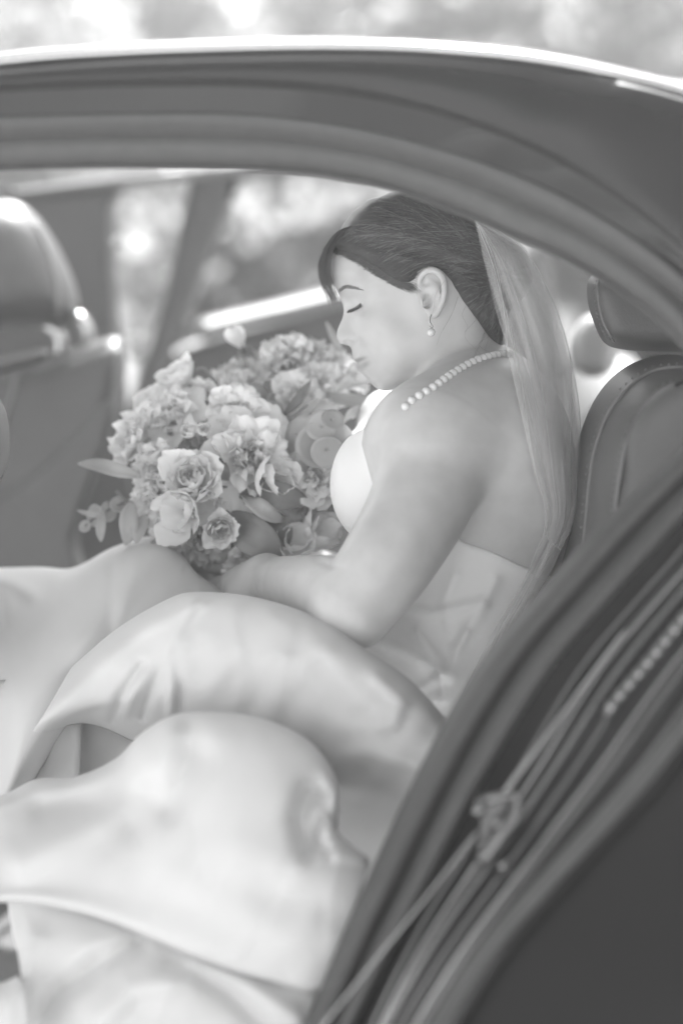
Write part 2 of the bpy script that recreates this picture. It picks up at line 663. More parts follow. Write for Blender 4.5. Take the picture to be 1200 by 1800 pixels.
def px_world(A):
    """(…,3) array of (px, py, d) to world"""
    px, py, d = A[..., 0], A[..., 1], A[..., 2]
    return to_world(np.stack([(px - 600) * KPX * d, (900 - py) * KPX * d, d], -1))


def bvh_of(v, q):
    return BVHTree.FromPolygons([tuple(x) for x in v.tolist()], [tuple(x) for x in q.tolist()])


def hit_depth(bvh, px, py, default=None):
    o = Vector((0, 0, 0))
    dr = Vector(cf(px, py, 1.0)).normalized()
    loc, nor, idx, dist = bvh.ray_cast(o, dr)
    return default if loc is None else loc.z
# ------------------------------------------------------------------ ground and what grows beyond the car
gx, gy = np.meshgrid(np.linspace(-1, 1, 41), np.linspace(-1, 1, 41))
gv = np.stack([np.sign(gx) * np.abs(gx) ** 2.2 * 150, np.sign(gy) * np.abs(gy) ** 2.2 * 150, np.zeros_like(gx)], -1).reshape(-1, 3)
gv[:, 2] += 0.012 * np.sin(gv[:, 0] * 1.3) * np.cos(gv[:, 1] * 1.1)
tag(obj('ground', gv, grid_faces(41, 41), M['gravel']), kind='structure')


lw = gv.copy()
lw[:, 0] = gv[:, 0] * 0.4
lw[:, 1] = 22.0 + gv[:, 1] / 150 * 15.5
lw[:, 2] = 0.045 + 0.02 * np.sin(lw[:, 0] * 2.1) * np.sin(lw[:, 1] * 1.7)
lw[:41, 2] = -0.02
tag(obj('lawn', lw, grid_faces(41, 41), M['lawn']), kind='structure')


def leaf_cloud(n, centre, radii, size, lumps=9, seed=0, fill=0.5):
    """leaf quads gathered in uneven clumps inside an ellipsoid"""
    r = np.random.default_rng(seed)
    c = r.normal(size=(lumps, 3))
    c /= np.linalg.norm(c, axis=1)[:, None]
    c *= r.uniform(0.25, 0.8, (lumps, 1))
    cr = r.uniform(0.28, 0.5, lumps)
    k = r.integers(0, lumps, n)
    p = r.normal(size=(n, 3))
    p /= np.linalg.norm(p, axis=1)[:, None]
    p *= r.uniform(fill, 1.0, (n, 1))
    p = (c[k] + p * cr[k][:, None]) * np.asarray(radii) + np.asarray(centre)
    a = r.normal(size=(n, 3)) + np.array([0, 0, 0.5])
    a /= np.linalg.norm(a, axis=1)[:, None]
    b = np.cross(a, r.normal(size=(n, 3)))
    b /= np.linalg.norm(b, axis=1)[:, None]
    t = np.cross(a, b)
    s = size * r.uniform(0.6, 1.3, n)[:, None]
    v = np.stack([p - b * s, p - t * s * 0.45 + a * s * 0.12, p + b * s, p + t * s * 0.45 + a * s * 0.12], 1).reshape(-1, 3)
    f = np.arange(4 * n, dtype=np.int32).reshape(-1, 4)
    return v, f


def plant(name, label, cat, x, y, h, rad, n, size, m, seed, group=None, trunk=0.05, lift=0.5, crown_h=None, glint_count=0):
    root = empty(name, (x, y, 0), label, cat, group)
    ch = crown_h or h * (1 - lift) * 0.5
    v, f = leaf_cloud(n, (x, y, h - ch), (rad, rad, ch), size, 14, seed)
    v[:, 2] = np.maximum(v[:, 2], 0.03)
    obj('crown' if trunk > 0.04 else 'foliage', v, f, m, root)
    mb = MB()
    r = np.random.default_rng(seed + 99)
    tp = np.array([[x, y, -0.05], [x + 0.04, y, h * 0.25], [x - 0.03, y + 0.05, h * 0.5], [x, y, h * 0.8]])
    tube(mb, catmull(tp, 12), np.linspace(trunk, trunk * 0.35, 12), 9)
    for k in range(6):
        a = r.uniform(0, 6.28)
        z0 = h * r.uniform(0.3, 0.6)
        e = np.array([x + math.cos(a) * rad * 0.7, y + math.sin(a) * rad * 0.7, min(h * 0.92, z0 + h * 0.3)])
        s = np.array([x, y, z0])
        tube(mb, catmull([s, (s + e) / 2 + np.array([0, 0, 0.05 * h]), e], 7), np.linspace(trunk * 0.45, trunk * 0.1, 7), 6)
    mb.build('trunk' if trunk > 0.04 else 'stems', M['bark'], root)
    if glint_count:  # pale discs added to make bright blurred spots
        mb = MB()
        for k in range(glint_count):
            a, e = r.uniform(0, 6.28), r.uniform(-.3, 1.3)
            q = np.array([x + math.cos(a) * math.cos(e) * rad * r.uniform(.75, 1.02), y + math.sin(a) * math.cos(e) * rad * r.uniform(.75, 1.02), h - ch + math.sin(e) * ch * r.uniform(.8, 1.05)])
            for i in range(9):
                d_ = r.normal(size=3) * np.array([.045, .045, .04])
                n_ = r.normal(size=3)
                n_ /= np.linalg.norm(n_)
                t_ = np.cross(n_, [0.3, 0.5, 0.8])
                t_ /= np.linalg.norm(t_)
                b_ = np.cross(n_, t_)
                s_ = .028 * r.uniform(.7, 1.3)
                th_ = np.linspace(0, 6.283, 6)[:-1]
                mb.add([q + d_ + (t_ * math.cos(w) + b_ * math.sin(w)) * s_ + n_ * s_ * .2 for w in th_] , [(0, 1, 2, 3, 4)])
        mb.build('glint_discs', M['glints'], root)
    return root


plant('round_shrub', 'blurred shrub with added white glints seen over the left end of the car roof', 'shrub', -1.35, 8.6, 1.78, 0.95, 5000, 0.05, M['shrub_leaf'], 1, 'shrubs beyond the car', 0.03, 0.1, None, 36)
plant('round_shrub', 'blurred shrub with added white glints seen over the middle of the car roof', 'shrub', 0.15, 9.0, 1.75, 1.0, 5000, 0.05, M['shrub_leaf'], 2, 'shrubs beyond the car', 0.03, 0.1, None, 36)
plant('round_shrub', 'pale blurred shrub between the middle shrub and the dark tree trunk', 'shrub', 1.2, 8.7, 1.7, 0.75, 4000, 0.05, M['shrub_leaf'], 3, 'shrubs beyond the car', 0.03, 0.1, None, 22)
plant('round_shrub', 'low shrub framed by the gap beside the open far door', 'shrub', -1.05, 7.4, 0.75, 0.5, 2500, 0.045, M['shrub_leaf'], 4, 'shrubs beyond the car', 0.025, 0.1)
plant('round_shrub', 'low shrub dotted with added white blossom behind the far door window', 'shrub', -0.15, 7.0, 1.12, 0.6, 3000, 0.045, M['tree_leaf'], 5, 'shrubs beyond the car', 0.025, 0.1, None, 26)
plant('round_shrub', 'low shrub behind the veil and the rear headrest', 'shrub', 1.25, 7.6, 0.8, 0.5, 2500, 0.045, M['shrub_leaf'], 6, 'shrubs beyond the car', 0.025, 0.1)
plant('broadleaf_tree', 'tall leafy tree with a dark trunk at the right above the roof', 'tree', 1.3, 11.2, 4.6, 1.6, 5000, 0.09, M['tree_leaf'], 7, 'trees beyond the car', 0.24, 0.45)
plant('broadleaf_tree', 'tall leafy tree far behind the left shrub', 'tree', -3.6, 24.0, 4.4, 2.2, 6000, 0.11, M['tree_leaf'], 8, 'trees beyond the car', 0.2, 0.25)
plant('broadleaf_tree', 'tall leafy tree far behind the middle shrub', 'tree', 0.8, 26.0, 4.6, 2.4, 6000, 0.11, M['tree_leaf'], 9, 'trees beyond the car', 0.2, 0.25)

hedge = empty('hedge', (0, 16.0, 0), 'tall pale hedge far behind the shrubs, closing off the sky', 'hedge')
hp = [leaf_cloud(3200, (xc, 16 + 0.5 * math.sin(xc * 2), 1.9), (1.1, 0.8, 2.1), 0.085, 10, 40 + i) for i, xc in enumerate(np.arange(-6.9, 7.4, 1.15))]
hv = np.concatenate([q[0] for q in hp])
obj('foliage', hv, np.arange(len(hv), dtype=np.int32).reshape(-1, 4), M['hedge_leaf'], hedge)
mb = MB()
for i, xc in enumerate(np.arange(-6.9, 7.4, 1.15)):
    tube(mb, np.array([[xc, 16, -.05], [xc + .1, 16.1, 1.2], [xc, 16, 2.6]]), np.array([.07, .05, .02]), 7)
mb.build('stems', M['bark'], hedge)

# ------------------------------------------------------------------ the car
car = empty('car', (0.1, 2.9, 0.0), 'dark glossy car with a rear door open, its cream lit cabin seen from the side', 'car')
XS = [-900, -400, 0, 200, 400, 560, 700, 800, 900, 1000, 1100, 1200, 1400, 1700, 2000]
YT = [260, 150, 95, 79, 71, 68, 70, 76, 85, 100, 122, 148, 215, 340, 520]


def roof_row(d, dy, shift=0.0):
    return [(x, y + dy, d) for x, y in zip(XS, YT)]


# outer shoulder and near strip of the roof, the far strip and the two cross pieces round the added glass
rows = [roof_row(2.100, 26), roof_row(2.103, 17), roof_row(2.112, 8), roof_row(2.130, 2), roof_row(2.17, 0), roof_row(2.30, 4), roof_row(2.55, 12), roof_row(2.70, 17)]
A = loft(rows, 120, 4)
obj('roof_panel', px_world(A).reshape(-1, 3), grid_faces(A.shape[0], 120), M['paint'], car, solid=0.004)
rows = [roof_row(3.73, 92), roof_row(3.77, 108), roof_row(3.80, 130)]
A = loft(rows, 80, 4)
obj('roof_panel', px_world(A).reshape(-1, 3), grid_faces(A.shape[0], 80), M['paint'], car, solid=0.004)
rows = [roof_row(2.702, 19), roof_row(3.3, 50), roof_row(3.728, 91)]
A = loft(rows, 60, 4)
obj('added_glass_roof', px_world(A).reshape(-1, 3), grid_faces(A.shape[0], 60), M['added_roof_glass'], car)  # unseen glass panel added to let daylight into the cabin

strip_pts = [(x, y + 13, 2.1) for x, y in zip(XS, YT)]
mb = MB()
tube(mb, px_world(catmull(strip_pts, 80)), 0.0046, 10)
mb.build('roof_highlight_tube', M['chrome'], car)  # bright metal tube added to carry the sky highlight along the roof edge
mb = MB()
for x0, x1, y0, y1 in ((-.56, .63, 2.655, 2.819), (-.56, .049, 2.821, 3.35), (.051, .63, 2.981, 3.35), (.35, .63, 2.821, 2.979)):
    box(mb, ((x0 + x1) / 2, (y0 + y1) / 2, 1.405), (x1 - x0, y1 - y0, 0.006))
mb.build('roof_diffuser', M['diffuser'], car)  # unseen fabric panels added to soften and steer the sun

# door opening: outer lip, jamb, seal
lip = [(-500, 250, 2.09), (-200, 176, 2.098), (0, 160, 2.10), (200, 151, 2.10), (400, 150, 2.10), (550, 158, 2.10), (680, 178, 2.10), (800, 210, 2.098),
       (900, 248, 2.095), (1000, 297, 2.09), (1100, 360, 2.08), (1200, 440, 2.065), (1330, 570, 2.035), (1410, 720, 2.0), (1430, 860, 1.96),
       (1390, 1010, 1.94), (1300, 1150, 1.92), (1200, 1292, 1.90), (1132, 1380, 1.89), (1007, 1515, 1.875), (883, 1655, 1.865), (792, 1790, 1.86), (700, 1950, 1.85), (600, 2150, 1.85)]
chan = [(-500, 300, 2.125), (-200, 222, 2.125), (0, 207, 2.125), (300, 200, 2.125), (480, 206, 2.125), (640, 230, 2.125), (780, 266, 2.125), (900, 307, 2.125),
        (1000, 352, 2.12), (1100, 412, 2.11), (1200, 486, 2.10), (1280, 570, 2.085), (1320, 680, 2.06), (1300, 790, 2.05), (1200, 905, 2.04),
        (1060, 1060, 2.02), (960, 1180, 2.01), (850, 1360, 2.0), (760, 1530, 1.99), (680, 1680, 1.98), (620, 1800, 1.98), (550, 1950, 1.98), (450, 2150, 1.98)]
inner = [(-500, 390, 2.16), (-200, 312, 2.16), (0, 299, 2.16), (200, 294, 2.16), (400, 297, 2.16), (520, 303, 2.16), (600, 314, 2.16), (700, 337, 2.16), (830, 386, 2.16),
         (920, 425, 2.15), (1000, 461, 2.15), (1100, 521, 2.14), (1170, 580, 2.14), (1225, 650, 2.13), (1235, 705, 2.12), (1200, 785, 2.11), (1100, 880, 2.1), (1020, 960, 2.09),
         (940, 1050, 2.08), (860, 1145, 2.07), (780, 1272, 2.06), (700, 1430, 2.05), (640, 1560, 2.04), (600, 1650, 2.04), (540, 1800, 2.03), (470, 1960, 2.03), (380, 2150, 2.03)]
NJ = 200
RL, RC, RI = (catmull(r, NJ) for r in (lip, chan, inner))


amp = np.ones(NJ)                                  # relief of the jamb: shallow along the roof, deep down the rear edge


def between(a, b, t, dd):
    r = a * (1 - t) + b * t
    r[:, 2] += dd * amp
    return r


outer = [(-500, 165, 2.095), (-200, 138, 2.1), (0, 121, 2.1), (200, 105, 2.1), (400, 97, 2.1), (560, 94, 2.1), (700, 96, 2.1), (800, 102, 2.1), (900, 111, 2.1), (1000, 126, 2.1),
         (1100, 148, 2.09), (1200, 174, 2.085), (1400, 240, 2.07), (1600, 400, 2.03), (1720, 700, 1.97), (1720, 1000, 1.9), (1600, 1350, 1.84), (1450, 1600, 1.81), (1300, 1800, 1.79), (1150, 2000, 1.78), (1000, 2250, 1.78)]
RO = catmull(outer, NJ)
rows = [between(RO, RL, 0, 0.0), between(RO, RL, 0.25, -0.012), between(RO, RL, 0.55, -0.016), between(RO, RL, 0.85, -0.012), between(RO, RL, 0.96, -0.006), between(RO, RL, 1.0, 0.004)]
A = loft(rows, NJ, 5)
obj('side_panel', px_world(A).reshape(-1, 3), grid_faces(A.shape[0], NJ), M['paint'], car, solid=0.003)
s_ = np.linspace(0, 1, NJ)
amp = 0.0 + 1.0 * np.clip((s_ - 0.45) / 0.12, 0, 1)
rows = [between(RL, RC, 0.0, 0.006), between(RL, RC, 0.03, 0.018), between(RL, RC, 0.10, 0.028), between(RL, RC, 0.16, 0.022), between(RL, RC, 0.22, 0.012), between(RL, RC, 0.30, 0.012),
        between(RL, RC, 0.36, 0.024), between(RL, RC, 0.52, 0.026), between(RL, RC, 0.58, 0.014), between(RL, RC, 0.64, 0.014), between(RL, RC, 0.70, 0.022), between(RL, RC, 0.9, 0.018), between(RL, RC, 1.0, 0.012)]
A = loft(rows, NJ, 4)
obj('door_jamb', px_world(A).reshape(-1, 3), grid_faces(A.shape[0], NJ), M['jamb'], car, solid=0.002)
amp = 0.3 + 0.7 * np.clip((s_ - 0.45) / 0.12, 0, 1)
back = RI.copy()
ctr = np.array([300.0, 900.0])
out_dir = back[:, :2] - ctr
out_dir /= np.linalg.norm(out_dir, axis=1)[:, None]
back[:, :2] += out_dir * 22
back[:, 2] += 0.16
rows = [between(RC, RI, -0.02, 0.02), between(RC, RI, 0.0, -0.004), between(RC, RI, 0.08, -0.014), between(RC, RI, 0.22, -0.016), between(RC, RI, 0.36, -0.006), between(RC, RI, 0.42, 0.004), between(RC, RI, 0.48, -0.004),
        between(RC, RI, 0.62, -0.02), between(RC, RI, 0.8, -0.026), between(RC, RI, 0.93, -0.018), between(RC, RI, 1.0, 0.01), back]
A = loft(rows, NJ, 4)
obj('door_seal', px_world(A).reshape(-1, 3), grid_faces(A.shape[0], NJ), M['rubber'], car, solid=0.002)
# strips added for bright reflection lines, and the outer weather strip along the jamb


def strip(name, pts, r, m, flat=0.6, n=24, taper=True):
    p = px_world(catmull(pts, n))
    rr = np.full(n, r)
    if taper:
        rr[0] = rr[-1] = r * 0.5
    mb = MB()
    tube(mb, p, rr, 10, True, flat)
    return mb.build(name, m, car)


strip('weather_strip', [(1330, 1110, 1.895), (1200, 1275, 1.88), (1115, 1380, 1.868), (990, 1515, 1.855), (866, 1655, 1.845), (776, 1790, 1.84), (690, 1950, 1.83)], 0.0075, M['rubber'], 1.0, 50)
for t, lift, rr, m in ((0.115, .030, .0030, 'trim_gloss'), (0.26, .008, .0030, 'trim_gloss'), (0.33, .010, .0016, 'chrome'), (0.47, .024, .0026, 'trim_gloss'), (0.605, .011, .0030, 'trim_gloss'), (0.70, .020, .0014, 'chrome'), (0.82, .016, .0026, 'trim_gloss')):
    q = RL * (1 - t) + RC * t
    q[:, 2] += lift - .002
    q = q[int(NJ * .57):int(NJ * .985)]
    q[:, :2] += 3.0 * np.sin(np.linspace(0, 9 + 10 * t, len(q)))[:, None] * np.array([.8, .5])
    mb = MB()
    tube(mb, px_world(q), rr, 8, True, .7)
    mb.build('jamb_glint_strip', M[m], car)  # metal strips added to imitate reflections in the jamb paint
strip('jamb_glint_strip', [(838, 1462, 1.955), (740, 1588, 1.95), (640, 1712, 1.945), (570, 1800, 1.94), (510, 1880, 1.94)], 0.0016, M['chrome'], 0.6, 40)
strip('jamb_glint_strip', [(1100, 1105, 2.0), (1012, 1222, 1.985), (955, 1300, 1.975), (886, 1392, 1.965)], 0.0024, M['chrome'])
q = px_world(catmull([(1240, 1045, 1.97), (1194, 1098, 1.966), (1140, 1165, 1.962), (1088, 1226, 1.958), (1066, 1256, 1.957)], 60))
mb = MB()
tube(mb, q, 0.0052 + 0.0013 * np.sin(np.linspace(0, 2 * np.pi * 11, 60)), 12)
mb.build('ribbed_glint_tube', M['trim_gloss'], car)  # ribbed metal tube added to imitate a row of bright reflections
# striker: plate, loop, two bolts
st = inflate('striker_plate', [(835, 1402), (870, 1392), (905, 1400), (915, 1440), (890, 1500), (855, 1518), (838, 1490), (845, 1450)], 1.955, 0.004, 8, M['jamb'], car, h=0.0025)
mb = MB()
lp = [(858, 1408, 1.95), (858, 1408, 1.925), (880, 1400, 1.915), (908, 1402, 1.918), (905, 1440, 1.915), (880, 1470, 1.915), (856, 1505, 1.918), (842, 1510, 1.93), (842, 1510, 1.95)]
tube(mb, px_world(catmull(lp, 40)), 0.0036, 10)
mb.build('striker_loop', M['trim_gloss'], st)
for q in ((842, 1425), (878, 1448), (887, 1522)):
    mb = MB()
    ball(mb, P(q[0], q[1], 1.948), 0.0055, 10, 6, (1, 0.6, 1))
    mb.build('bolt', M['trim_gloss'], st)

# far side: lining, pillar, open door
far = [(-700, 470, 3.72), (-300, 390, 3.72), (0, 352, 3.72), (200, 327, 3.72), (420, 304, 3.72), (700, 275, 3.72), (1000, 330, 3.72), (1300, 420, 3.72)]
A = loft([[(x, y - 9, 3.69) for x, y, d in far], [(x, y - 4, 3.705) for x, y, d in far], far, [(x, y - 12, 3.76) for x, y, d in far]], 60, 5)
obj('roof_lining', px_world(A).reshape(-1, 3), grid_faces(A.shape[0], 60), M['dimmed_lining'], car, solid=0.006)
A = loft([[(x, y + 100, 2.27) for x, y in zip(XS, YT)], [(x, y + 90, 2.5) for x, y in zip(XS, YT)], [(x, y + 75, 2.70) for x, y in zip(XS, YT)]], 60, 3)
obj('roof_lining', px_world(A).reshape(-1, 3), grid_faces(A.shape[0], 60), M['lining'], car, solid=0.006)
inflate('centre_pillar', [(-160, 345), (40, 336), (180, 322), (224, 318), (228, 326), (208, 348), (197, 390), (199, 450), (207, 520), (214, 600), (226, 720), (226, 1060), (-160, 1060)], 3.74, 0.035, 22, M['plastic'], car, h=0.007)
b = inflate('belt_strap', [(191, 372), (197, 350), (204, 362), (205, 420), (209, 520), (216, 612), (200, 612), (195, 520), (190, 440)], 3.66, 0.003, 5, M['leather_light'], car, h=0.004)
mb = MB()
for q in ((203, 425), (214, 427)):
    ball(mb, P(q[0], q[1], 3.64), 0.007, 10, 6, (1, 0.6, 1.2))
mb.build('belt_guide', M['chrome'], b)
inflate('belt_cover', [(-14, 530), (-5, 508), (15, 500), (35, 508), (43, 530), (35, 552), (15, 560), (-5, 552)], 3.69, 0.008, 9, M['plastic'], car, h=0.005)

DG = 0.00072
door = inflate('rear_door', [(243, 650), (300, 618), (360, 590), (620, 522), (900, 455), (960, 445), (960, 1060), (243, 1060)], 4.15, 0.035, 16, M['plastic'], car, grad=(DG, 0), h=0.008)
inflate('window_frame', [(338, 306), (360, 300), (426, 300), (424, 312), (400, 380), (372, 450), (345, 520), (318, 590), (292, 660), (280, 720), (235, 720), (246, 660), (266, 600), (290, 510), (312, 410)], 3.83, 0.028, 14, M['plastic'], door, grad=(DG, 0), h=0.007)
inflate('belt_trim', [(343, 578), (350, 562), (420, 545), (620, 498), (900, 432), (905, 462), (620, 532), (420, 580), (362, 598), (346, 594)], 4.08, 0.09, 40, M['leather_light'], door, grad=(DG, 0), h=0.008)
inflate('window_frame', [(400, 302), (650, 262), (960, 250), (960, 278), (660, 290), (410, 320)], 4.12, 0.025, 10, M['plastic'], door, grad=(DG, 0), h=0.009)
mb = MB()
mb.add([P(400, 300, 3.95), P(960, 262, 4.40), P(960, 470, 4.40), P(330, 605, 3.90)], [(0, 1, 2, 3)])
mb.build('window_pane', M['glass'], door)
mb = MB()
for q in ((243, 602), (238, 624)):
    ball(mb, P(q[0], q[1], 3.79), 0.011, 10, 6, (1, 0.6, 1))
mb.build('door_hinge', M['chrome'], door)

# far front seat: backrest with pocket, headrest on two posts
seat = inflate('front_seat', [(-190, 650), (-120, 655), (0, 648), (70, 634), (150, 606), (200, 590), (217, 600), (222, 640), (212, 720), (190, 790), (165, 860), (140, 940), (128, 1060), (-190, 1060)], 3.32, 0.085, 40, M['leather'], car, grad=(-0.0003, 0), h=0.006)
inflate('seat_pocket', [(-120, 945), (0, 872), (60, 832), (120, 778), (185, 706), (200, 712), (190, 770), (160, 850), (130, 940), (120, 1040), (-120, 1040)], 3.215, 0.012, 9, M['leather'], seat, grad=(-0.0003, 0), h=0.005)
hr = inflate('headrest', [(-60, 362), (-20, 352), (30, 355), (64, 378), (92, 415), (114, 455), (134, 505), (141, 550), (132, 568), (100, 575), (60, 572), (-60, 560)], 3.27, 0.085, 75, M['leather'], seat, h=0.005)
for a, b in (((84, 572), (106, 636)), ((132, 556), (158, 618))):
    mb = MB()
    tube(mb, px_world(catmull([(a[0], a[1], 3.27), (a[0] + 15, a[1] + 8, 3.265), (a[0] + 24, a[1] + 30, 3.27), (b[0], b[1], 3.28)], 14)), 0.0085, 10)
    mb.build('headrest_post', M['chrome'], seat)
    mb = MB()
    ball(mb, P(b[0] - 2, b[1], 3.27), 0.013, 10, 6)
    mb.build('post_collar', M['plastic'], seat)
inflate('seat_side', [(-60, 640), (20, 622), (80, 612), (88, 622), (60, 642), (-60, 668)], 3.16, 0.03, 12, M['leather'], seat, h=0.005)
def bvh_obj(o):
    w = np.empty(len(o.data.vertices) * 3, np.float32)
    o.data.vertices.foreach_get('co', w)
    return BVHTree.FromPolygons([tuple(x) for x in ((w.reshape(-1, 3) - EYE_A) @ C2W).tolist()], [tuple(p.vertices) for p in o.data.polygons])


FS, FH = bvh_obj(seat), bvh_obj(hr)
for b_, q in ((FS, [(205, 612), (203, 660), (192, 730), (172, 790), (148, 860), (126, 940)]), (FS, [(60, 652), (120, 630), (190, 604)]), (FS, [(30, 660), (12, 730), (-10, 800)]), (FH, [(60, 392), (84, 440), (100, 500), (104, 560)])):
    w = catmull(q, 30)
    p = [cf(x, y, hit_depth(b_, x, y) - .001) for x, y in w if hit_depth(b_, x, y)]
    mb = MB()
    tube(mb, to_world(np.array(p)), .0035, 6)
    mb.build('seam', M['leather_light'], seat)
# near front seat: only the edge of its backrest shows
inflate('front_seat', [(-330, 640), (-200, 640), (-60, 660), (-10, 690), (12, 725), (18, 770), (14, 810), (2, 845), (-40, 900), (-60, 1100), (-330, 1100)], 2.52, 0.11, 34, M['leather_light'], car, h=0.006)

# rear bench: an extruded profile across the cabin with a rounded near end, cushion, headrests
prof = np.array([(930, 1260), (975, 1080), (1003, 970), (1013, 900), (1017, 840), (1026, 780), (1050, 715), (1088, 664), (1140, 634), (1200, 627), (1270, 650), (1310, 720), (1320, 900), (1300, 1260)], float)
pm = np.stack([(prof[:, 0] - 600) * KPX * 2.36, (900 - prof[:, 1]) * KPX * 2.36], 1)
pm = catmull(pm, 90, True)
c0 = pm.mean(0)
secs = []
for yy, s in [q for q in ((2.17, 0.02), (2.172, 0.45), (2.18, 0.70), (2.20, 0.86), (2.24, 0.96), (2.30, 1.0), (2.42, 1.0), (2.46, 0.975), (2.485, 0.93), (2.52, 0.935), (2.7, 0.95), (2.92, 0.95), (2.95, 0.92), (2.98, 0.95), (3.2, 0.95), (3.4, 0.95), (3.43, 0.93), (3.5, 1.0), (3.6, 1.0), (3.66, 0.9), (3.68, 0.5))]:
    q = c0 + (pm - c0) * s
    fall = np.clip((yy - 2.45) / 0.5, 0, 1)
    q = q + np.array([0.06, -0.14]) * fall
    up0 = q[:, 1]
    # world: section plane at constant y, keep its height
    z = EYE.z + CP * up0 - SP * 2.36
    secs.append(np.stack([q[:, 0], np.full(len(q), yy * CP + 0.0), z], 1))
secs = np.array(secs)
bench = obj('rear_seat', secs.reshape(-1, 3), grid_faces(len(secs), secs.shape[1], close_c=True), M['leather'], car, subsurf=1)
mb = MB()
box(mb, (0.25, 2.92, 0.46), (0.72, 1.45, 0.16))
o = mb.build('seat_cushion', M['leather'], bench)
bv = o.modifiers.new('bevel', 'BEVEL')
bv.width, bv.segments = 0.05, 4
sec_c = ((secs.reshape(-1, 3) - EYE_A) @ C2W)
BENCH = bvh_of(sec_c, grid_faces(len(secs), secs.shape[1], close_c=True))


def seam_on(bvh, pts, n, r, parent, name='seam', stitches=True):
    q = catmull(pts, n)
    dd = [hit_depth(bvh, x, y) for x, y in q[:, :2]]
    p = [cf(x, y, d - .0006) for (x, y), d in zip(q[:, :2], dd) if d is not None]
    if len(p) < 6:
        return
    p = np.array(p)
    mb = MB()
    tube(mb, to_world(p), r, 6)
    o = mb.build(name, M['leather_light'], parent)
    if stitches:
        mb = MB()
        for side in (-1, 1):
            for k in range(1, len(p) - 1, 2):
                t = p[k + 1] - p[k - 1]
                nn = np.array([-t[1], t[0], 0]) / (np.linalg.norm(t) + 1e-9) * .0042 * side
                tube(mb, to_world(np.array([p[k] + nn - t * .14, p[k] + nn + t * .14])), .0008, 4)
        mb.build('stitching', M['leather_light'], parent)


seam_on(BENCH, [(1020, 1000), (1030, 900), (1036, 840), (1046, 785), (1068, 728), (1104, 680), (1152, 650), (1215, 644)], 70, .0016, bench)
seam_on(BENCH, [(1068, 1030), (1078, 930), (1090, 830), (1106, 765), (1132, 712), (1168, 682), (1230, 668)], 70, .0022, bench)
hr2 = inflate('headrest', [(1031, 500), (1040, 482), (1075, 470), (1130, 480), (1230, 520), (1260, 560), (1250, 610), (1160, 618), (1090, 614), (1060, 602), (1044, 570), (1033, 535)], 2.46, 0.10, 34, M['leather'], bench, h=0.005)
hv2 = np.empty(len(hr2.data.vertices) * 3, np.float32)
hr2.data.vertices.foreach_get('co', hv2)
HB = BVHTree.FromPolygons([tuple(x) for x in ((hv2.reshape(-1, 3) - EYE_A) @ C2W).tolist()], [tuple(p.vertices) for p in hr2.data.polygons])
seam_on(HB, [(1052, 486), (1050, 510), (1053, 540), (1062, 572), (1078, 600)], 40, .0013, bench)
inflate('headrest', [(1000, 610), (1012, 572), (1034, 552), (1070, 556), (1088, 600), (1076, 650), (1040, 664), (1008, 648)], 3.15, 0.08, 24, M['leather_light'], bench, h=0.006)  # paler leather than the bench, standing in for sunlight on it
inflate('seat_panel', [(1140, 700), (1180, 672), (1240, 660), (1300, 760), (1250, 1000), (1080, 1000), (1082, 900), (1095, 790), (1110, 740)], 2.195, 0.03, 30, M['leather'], bench, grad=(-0.0002, 0), h=0.006)
inflate('pillar_trim', [(1092, 486), (1180, 520), (1330, 590), (1330, 760), (1180, 668), (1120, 626), (1108, 560)], 2.66, 0.05, 26, M['plastic'], car, h=0.007)
inflate('pillar_trim', [(1040, 300), (1200, 330), (1400, 420), (1400, 800), (1100, 800), (1080, 640), (1070, 560), (1050, 430)], 3.74, 0.04, 16, M['plastic'], car, h=0.01)
inflate('sill_panel', [(-300, 1010), (1000, 1000), (1000, 1500), (-300, 1500)], 3.70, 0.05, 16, M['plastic'], car, h=0.015, dense=False)
mb = MB()
box(mb, (-0.1, 2.95, 0.3), (2.2, 1.55, 0.06))
mb.build('cabin_floor', M['plastic'], car)

mb = MB()
box(mb, (0.0, 14.0, 1.55), (70.0, 48.0, 7.1))
added_haze = mb.build('added_haze', M['added_haze'], None, smooth=False)  # thin air volume added to lift the darks as lens flare does
tag(added_haze, kind='stuff')
# ------------------------------------------------------------------ the bride
bride = empty('person', P(830, 1330, 2.5), 'seated bride with dark pinned up hair, long veil and white strapless satin gown, eyes closed', 'person')
D0 = 2.5                                                   # depth of the middle of her head
FACE = [(583, 455), (582, 480), (588, 503), (593.5, 514), (598, 524), (602, 534), (604.3, 546), (602, 559), (597, 570), (592.6, 580), (591.3, 588),
        (592.6, 597), (597, 603.5), (604, 606), (611, 607), (615.5, 609), (617.5, 614), (618.6, 620), (618.8, 626), (621, 632), (626, 636.5), (629.5, 638.5),
        (628.5, 644), (629, 650), (632.5, 655), (637, 658.5), (642, 662), (648, 669), (655, 678), (664, 684.5), (675, 687.5), (688, 686), (702, 681), (718, 675), (735, 668)]
SKULL = FACE + [(760, 690), (800, 700), (850, 660), (878, 620), (872, 575), (874, 520), (872, 460), (850, 405), (810, 365), (760, 345), (700, 342), (650, 358), (612, 392), (592, 425)]
mp = Map(520, 290, 960, 740, 1.0)
X, Y = mp.X, mp.Y
e = sd_polygon(X, Y, np.array(SKULL))
